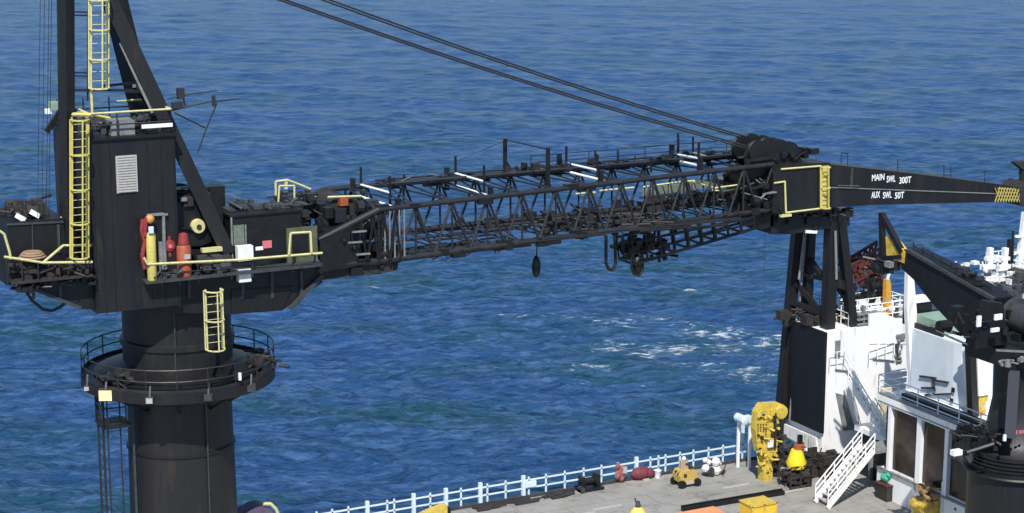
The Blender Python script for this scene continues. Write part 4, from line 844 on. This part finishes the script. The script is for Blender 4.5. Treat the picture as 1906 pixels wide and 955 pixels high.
for nm, px, lbl in (('radar_mast', 1838, 'left white radar mast on its platform above the winch'), ('radar_mast', 1866, 'right white radar mast on its platform near the black pipe')):
    p = Y(px, 512, 86); t = thing(nm, lbl, 'mast', p, 'small white masts beyond the second crane')
    MB().bar(p-V((0, 0, 3)), p+V((.1, 0, 1.3)), .28).bar(p+V((-.5, 0, .1)), p+V((.5, 0, .1)), .12).build('mast_post', 'white', t)
    MB().cbox(p+V((-.1, -.2, .55)), (.8, .3, .25)).cbox(p+V((.1, 0, 1.0)), (.6, .3, .2)).cbox(p+V((0, 0, -.2)), (1.1, .8, .35)).cbox(p+V((.1, 0, 1.45)), (.3, .3, .4)).build('scanner', 'white', t)
    MB().cbox(p+V((.35, .3, .9)), (.16, .16, 1.4)).build('red_pole', 'rust', t)
MB().clutter(Y(1820, 508, 84), Y(1900, 492, 88), 26, .1, .4).build('roof_fitting', 'wrust', bh)
MB().clutter(Y(1795, 545, 82), Y(1885, 520, 86), 46, .15, .7).build('roof_machinery', 'dgrey', bh)
MB().box((bp0.x-6, 82, DK), (bp0.x-.25, 88.5, bz-1.6)).build('lower_house', 'dgrey', bh)
# ------------------------------------------------------------------ DECK ITEMS
def at(px, py): return Z(px, py, DK)
# tall yellow folded machine by the rail
p = at(1424, 893); g = p
t = thing('yellow_pump_tower', 'tall yellow machine with perforated panel standing at the end of the railing', 'machine', g)
hz = lambda py: Y(1424, py, g.y).z
MB().box((g.x-.3, g.y-.3, DK), (g.x+.3, g.y+.3, DK+.7)).box((g.x-.38, g.y-.25, DK+.7), (g.x+.28, g.y+.25, DK+1.1)).box((g.x-.3, g.y-.28, DK+1.1), (g.x+.33, g.y+.25, hz(838))).build('foot', 'eyellow', t)
MB().prism([Y(1412, 842, g.y-.3), Y(1406, 800, g.y-.3), Y(1409, 768, g.y-.3), Y(1419, 753, g.y-.3), Y(1447, 751, g.y-.3), Y(1456, 762, g.y-.3), Y(1459, 782, g.y-.3), Y(1450, 780, g.y-.3), Y(1445, 800, g.y-.3), Y(1447, 842, g.y-.3)], (0, .5, 0)).build('body', 'eyellow', t)
mb = MB().clutter(Y(1410, 880, g.y-.35), Y(1448, 756, g.y-.25), 44, .1, .34).clutter(Y(1412, 845, g.y-.3), Y(1442, 815, g.y+.2), 14, .12, .4); mb.build('fitting', 'eyellow', t)
MB().clutter(Y(1440, 884, g.y-.35), Y(1452, 790, g.y-.25), 20, .08, .28).clutter(Y(1410, 850, g.y-.42), Y(1440, 765, g.y-.38), 9, .05, .16).build('hose_piece', 'brown', t)
mb = MB()
for i in range(4):
    for j in range(5): mb.cbox(Y(1411+i*5, 790+j*6, g.y-.37), (.06, .04, .06))
mb.cbox(Y(1417, 775, g.y-.38), (.3, .05, .2)).bar(Y(1443, 770, g.y-.4), Y(1442, 835, g.y-.4), .12).clutter(Y(1440, 880, g.y-.2), Y(1450, 800, g.y+.2), 14, .1, .4).build('dark_hole', 'brown', t)
MB().lathe((Y(1448, 764, g.y).x, g.y-.45, Y(1448, 764, g.y).z), [(.1, 0), (.38, .02), (.42, .2), (.42, .9)], 18, axis=1).build('pulley', 'eyellow', t, True)
MB().cbox(Y(1434, 826, g.y-.45), (.35, .1, .4)).build('white_plate', 'wrust', t)
p = at(1394, 872); t = thing('white_davit_post', 'slim white post with pale blue float box on top beside yellow machine', 'post', p)
MB().bar(p, (p.x, p.y, Y(1394, 785, p.y).z), .14).bar((p.x-.45, p.y+.5, DK), (p.x-.45, p.y+.5, Y(1382, 785, p.y).z), .14).build('post', 'white', t)
c = Y(1386, 781, p.y); MB().lathe((c.x-.1, p.y-.3, c.z), [(.15, 0), (.26, .05), (.26, .9), (.15, .95)], 14, axis=1).bar((c.x-.3, c.y, c.z), (c.x+.4, c.y, c.z), .4).build('float_box', 'wblue', t, True)
# clutter by white low wall
t = thing('low_white_bulwark', 'low white sloping bulwark wall below the black deckhouse wall', 'wall', (63.8, 88, DK))
MB().prism([X(1452, 786, 63.9), X(1518, 815, 63.9), X(1522, 850, 63.9), X(1500, 848, 63.9), X(1500, 832, 63.9), X(1454, 808, 63.9)], (.12, 0, 0)).build('plate', 'wrust', t)
MB().bar(X(1501, 835, 63.8), X(1503, 880, 63.8), .22).bar(X(1517, 830, 63.7), X(1519, 862, 63.7), .14).build('post', 'wrust', t)
c = at(1478, 905); g = c
t = thing('yellow_buoy_unit', 'bright yellow round buoy with orange cap in a dark frame near the stairs', 'buoy', g)
zz = Y(1482, 860, g.y).z
MB().lathe((g.x+.1, g.y, zz), [(.2, -.45), (.5, -.3), (.58, 0), (.45, .3), (.4, .5), (.3, .75)], 20).build('float', mat('bright_yellow', (.8, .62, .02), .45, (.7, .5, .03), 3), t, True)
MB().lathe((g.x+.25, g.y, zz+.75), [(.3, 0), (.3, .25), (.15, .3)], 12).build('cap', 'orange', t); MB().cbox((g.x+.3, g.y, zz+1.3), (.22, .22, .5)).build('chimney', 'black2', t)
MB().rail([(g.x-.6, g.y-.5, DK), (g.x+.8, g.y-.5, DK), (g.x+.8, g.y+.6, DK), (g.x-.6, g.y+.6, DK)], 1.3, .6, .05, rails=(1, .5, .1)).clutter((g.x-.6, g.y-.5, DK+.1), (g.x+.8, g.y+.6, DK+.9), 34, .12, .45).build('cradle', 'brown', t)
p = at(1472, 900); t = thing('red_drum', 'small dark red drum lying below the yellow buoy', 'drum', p)
MB().lathe((p.x, p.y-.5, DK+.35), [(.1, 0), (.35, .02), (.35, .7), (.1, .72)], 18, axis=1).build('drum_body', 'rust', t, True); MB().lathe((p.x, p.y-.54, DK+.35), [(0, 0), (.12, 0), (.12, .05)], 10, axis=1).build('bung', 'brown', t)
tag(MB().clutter((62.4, 84.4, DK+.1), (64.4, 86.2, DK+1.1), 50, .15, .6).build('valve_manifold', 'brown'), 'brown valve and pipe manifold on deck beside the foot of the white wall', 'manifold')
tag(MB().clutter((61.4, 86.8, DK+.1), (63.2, 88.6, DK+1.4), 46, .12, .5).build('pipe_rack', 'dgrey'), 'dark grey pipe rack heaped between the yellow tower and white bulwark', 'pipe rack')
# small yellow forklift type machine
p = at(1283, 908); g = V((p.x, p.y+.5, DK)); t = thing('yellow_deck_tractor', 'small yellow tractor with black wheels parked near the white railing', 'tractor', g)
MB().prism([(g.x-.65, g.y-.5, DK+.4), (g.x+.75, g.y-.5, DK+.4), (g.x+.75, g.y-.5, DK+1.15), (g.x+.2, g.y-.5, DK+1.3), (g.x-.5, g.y-.5, DK+1.25), (g.x-.7, g.y-.5, DK+.9)], (0, 1.1, 0)).build('body', mat('ochre', (.5, .36, .09), .6, (.4, .28, .08), 3), t)
MB().box((g.x-.3, g.y-.2, DK+1.28), (g.x+.15, g.y+.3, DK+1.9)).bar((g.x-.45, g.y-.3, DK+1.2), (g.x-.35, g.y-.1, DK+2.1), .07).bar((g.x+.5, g.y+.4, DK+1.1), (g.x+.4, g.y+.3, DK+1.9), .06).build('seat_back', mat('tan', (.42, .3, .2), .7), t)
MB().ball((g.x-.1, g.y, DK+2.08), .17, n=10).build('lamp', 'lamp', t, True)
for sx in (-.55, .75):
    for sy in (-.55, .55): MB().lathe((g.x+sx, g.y+sy-.12, DK+.3), [(.1, 0), (.3, .0), (.3, .24), (.1, .24)], 16, axis=1).build('wheel', 'black2', t, True)
MB().box((g.x-.4, g.y-.62, DK+.25), (g.x+.45, g.y-.5, DK+.45)).build('bumper', 'panel', t)
for o_ in [t]: o_.scale = (.76, .76, .76)
MB().clutter((g.x-.7, g.y-.5, DK+.9), (g.x+.7, g.y+.4, DK+1.7), 16, .08, .28).build('engine_parts', 'brown', t)
# white bundle
p = at(1327, 884); t = thing('white_hose_bundle', 'heap of white hose and canisters beside the yellow tractor', 'hose bundle', p)
mb = MB()
for i in range(10): a_ = V((p.x+rnd(-.6, .5), p.y+rnd(-.2, .6), DK+rnd(.2, .9))); mb.ball(a_, rnd(.15, .32), n=8)
mb.build('canisters', 'wrust', t, True)
MB().clutter((p.x-.6, p.y-.3, DK+.1), (p.x+.6, p.y+.4, DK+.5), 12, .15, .4).build('base_frame', 'dgrey', t)
# red bundles
p = at(1152, 897); t = thing('red_life_jacket_pile', 'red bundle hung over the railing above the black winch', 'bundle', p); mb = MB()
for i in range(9): mb.ball((p.x+rnd(-.3, .3), RY-.2+rnd(-.08, .08), DK+rnd(.3, 1.1)), rnd(.1, .18), (1, .8, 1.5), n=8)
mb.build('cloth', mat('faded_red', (.26, .07, .07), .85, (.36, .2, .17), 5, bump=.6), t, True); MB().cbox((p.x+.15, RY-.42, DK+.8), (.25, .05, .4)).build('pale_patch', 'panel', t)
p = at(1199, 893); t = thing('maroon_tarp_bundle', 'dark maroon covered bundle on deck beside the thick white post', 'bundle', p)
MB().ball((p.x-.1, p.y+.2, DK+.35), .5, (1.35, .8, .8), 12).ball((p.x+.35, p.y+.1, DK+.3), .35, (1, .8, .9), 10).build('cover', mat('maroon', (.16, .03, .045), .7, (.09, .02, .03), 3, bump=.6), t, True)
MB().cbox((p.x-.05, p.y-.3, DK+.08), (.4, .12, .14)).build('wooden_block', 'panel', t)
p = at(1224, 889); t = thing('white_bucket', 'small white bucket standing on deck below twin railing posts', 'bucket', p)
MB().lathe(p, [(.16, 0), (.22, .42), (.24, .44), (.2, .4), (.15, .05)], 16).build('pail', 'white', t, True); MB().path([p+V((-.22, 0, .42)), p+V((-.1, 0, .6)), p+V((.1, 0, .6)), p+V((.22, 0, .42))], .012, 4).build('handle', 'grey', t)
# black winch
p = at(1100, 913); t = thing('mooring_winch', 'small black mooring winch on deck close to the white railing', 'winch', p)
MB().box((p.x-.75, p.y-.2, DK), (p.x+.75, p.y+.7, DK+.16)).box((p.x-.55, p.y, DK+.16), (p.x-.4, p.y+.5, DK+.8)).box((p.x+.4, p.y, DK+.16), (p.x+.6, p.y+.5, DK+.85)).build('frame', 'black2', t)
MB().lathe((p.x-.4, p.y+.25, DK+.5), [(.3, 0), (.3, .08), (.2, .1), (.2, .7), (.3, .72), (.3, .8)], 18, axis=0).build('drum', 'black', t, True)
MB().box((p.x-.75, p.y-.3, DK), (p.x-.55, p.y+.2, DK+.3)).build('motor', 'dgrey', t)
# yellow buoy bottom
p = at(1187, 985); t = thing('yellow_marker_buoy', 'pale yellow domed buoy with dark top at the bottom edge of the photo', 'buoy', p)
MB().lathe(p, [(.5, 0), (.55, .3), (.5, .75), (.32, 1.1), (.12, 1.25)], 24).build('float', mat('soft_yellow', (.78, .58, .12), .5, (.7, .5, .15), 3), t, True)
MB().lathe(p, [(.14, 1.22), (.16, 1.3), (.08, 1.55)], 12).bar(p+V((-.05, 0, 1.3)), p+V((-.2, 0, 1.75)), .06).build('top_fitting', 'dgrey', t)
# yellow crate
p = at(1410, 968); g = p; t = thing('yellow_crate', 'bright yellow crate standing beside the long black beam', 'crate', g)
MB().box((g.x-.75, g.y-.6, DK), (g.x+.75, g.y+.6, DK+1.0)).build('body', mat('crate_yellow', (.78, .48, .04), .5, (.7, .4, .05), 2, bump=.3), t)
mb = MB()
for sx in (-.77, 0, .77):
    mb.box((g.x+sx-.05, g.y-.65, DK), (g.x+sx+.05, g.y-.6, DK+1.06))
mb.box((g.x-.8, g.y-.65, DK+1.0), (g.x+.8, g.y+.65, DK+1.06)).box((g.x-.8, g.y-.66, DK+.45), (g.x+.8, g.y-.6, DK+.55)); mb.build('rib', 'eyellow', t)
# long beam
a, b = at(1270, 952), at(1458, 920)
tag(MB().bar(a+V((0, 0, .12)), b+V((0, 0, .12)), .3, .22).bar(a+V((0, .12, .26)), b+V((0, .12, .26)), .08).build('steel_beam', 'black2'), 'long black steel beam lying on deck behind the yellow crate', 'beam')
p = at(1305, 968); t = thing('orange_skid', 'flat orange skid lying at the bottom edge beside black beam', 'skid', p)
MB().box((p.x-1.6, p.y-.5, DK+.12), (p.x+1.1, p.y+.5, DK+.45)).build('body', mat('peach_orange', (.75, .3, .12), .6, (.6, .22, .08), 2), t); MB().box((p.x-1.5, p.y-.35, DK), (p.x+1.0, p.y-.2, DK+.12)).box((p.x-1.5, p.y+.2, DK), (p.x+1.0, p.y+.35, DK+.12)).build('runner', 'dgrey', t)
p = at(808, 968); t = thing('yellow_skid_box', 'low yellow box on deck in front of the railing, nearest the crane', 'box', p)
MB().prism([(p.x-.9, p.y-.2, DK), (p.x+.7, p.y-.2, DK), (p.x+.7, p.y-.2, DK+.75), (p.x-.2, p.y-.2, DK+.55), (p.x-.9, p.y-.2, DK+.35)], (0, .6, 0)).build('body', 'eyellow', t); MB().box((p.x+.71, p.y-.2, DK), (p.x+.9, p.y+.4, DK+.6)).build('end_plate', 'black2', t)
# green covered box
p = at(1662, 930); g = V((p.x-.1, p.y+.3, DK)); t = thing('brown_crate', 'brown crate at the foot of the window house wall', 'crate', g)
MB().box((g.x-.5, g.y-.5, DK), (g.x+.5, g.y+.5, DK+.85)).build('body', 'brown', t); MB().box((g.x-.55, g.y-.55, DK+.86), (g.x+.55, g.y+.55, DK+.92)).build('lid', 'rust', t)
t = thing('green_tarp_bundle', 'crumpled bright green tarpaulin on top of the brown crate', 'tarpaulin', (g.x, g.y, DK+.92)); mb = MB()
for i in range(7): mb.ball((g.x-.1+rnd(-.25, .25), g.y+rnd(-.2, .2), DK+1.15+rnd(0, .3)), rnd(.2, .3), (1, 1, .9), 9)
mb.build('cover', 'green', t, True)
# rusty yellow machine by window wall
p = at(1737, 968); g = V((p.x-.5, p.y, DK)); t = thing('rusty_yellow_winch', 'rusty yellow machine with ropes against the white wall, under the middle windows', 'machine', g)
MB().box((g.x-.5, g.y-.6, DK), (g.x+.4, g.y+.5, DK+1.3)).lathe((g.x-.5, g.y-.5, DK+1.0), [(.2, 0), (.35, 0), (.35, .9), (.2, .9)], 14, axis=1).build('body', 'fyellow', t)
MB().clutter((g.x-.5, g.y-.5, DK+1.2), (g.x+.3, g.y+.4, DK+2.0), 22, .12, .45).build('ropes', mat('rope_rust', (.4, .26, .12), .8, (.2, .1, .05), 5), t)
MB().bar((g.x+.4, g.y-.8, DK), (g.x+.4, g.y-.8, DK+2.4), .14).bar((g.x-.4, g.y+.6, DK), (g.x-.4, g.y+.6, DK+1.9), .12).build('white_post', 'wrust', t)
# covered reel at pedestal foot
p = at(470, 990); g = V((p.x, 87.8, DK)); c = Y(478, 962, 87.8)
t = thing('covered_reel', 'purple covered reel with yellow hose near the crane pedestal foot', 'reel', (c.x, 87.8, DK))
MB().lathe((c.x, 87.2, c.z-.2), [(.3, 0), (.85, .02), (.85, 1.3), (.3, 1.32)], 24, axis=1).build('cover', 'purple', t, True)
MB().cbox((c.x+.35, 87.1, c.z+.15), (1.0, .12, .2)).build('white_board', 'wrust', t)
MB().path([Y(490, 938, 87.4), Y(504, 938, 87.4), Y(514, 948, 87.4), Y(520, 965, 87.4)], .09, 7).build('yellow_hose', 'pyellow', t)
MB().bar((c.x-.7, 87.6, DK), (c.x-.7, 87.6, c.z-.5), .2).bar((c.x+.7, 87.6, DK), (c.x+.7, 87.6, c.z-.5), .2).build('stand', 'dgrey', t)
# deck markings and hatch plates (thin weld plates)
for px, py in ((1130, 945), (1370, 905), (1470, 915), (1080, 958)):
    p = at(px, py); tag(MB().box((p.x-.9, p.y-.12, DK+.004), (p.x+.9, p.y+.12, DK+.03)).build('tie_down_plate', 'panel'), 'flat pale tie-down plate set in the open grey deck', 'plate', 'tie-down plates in the deck')
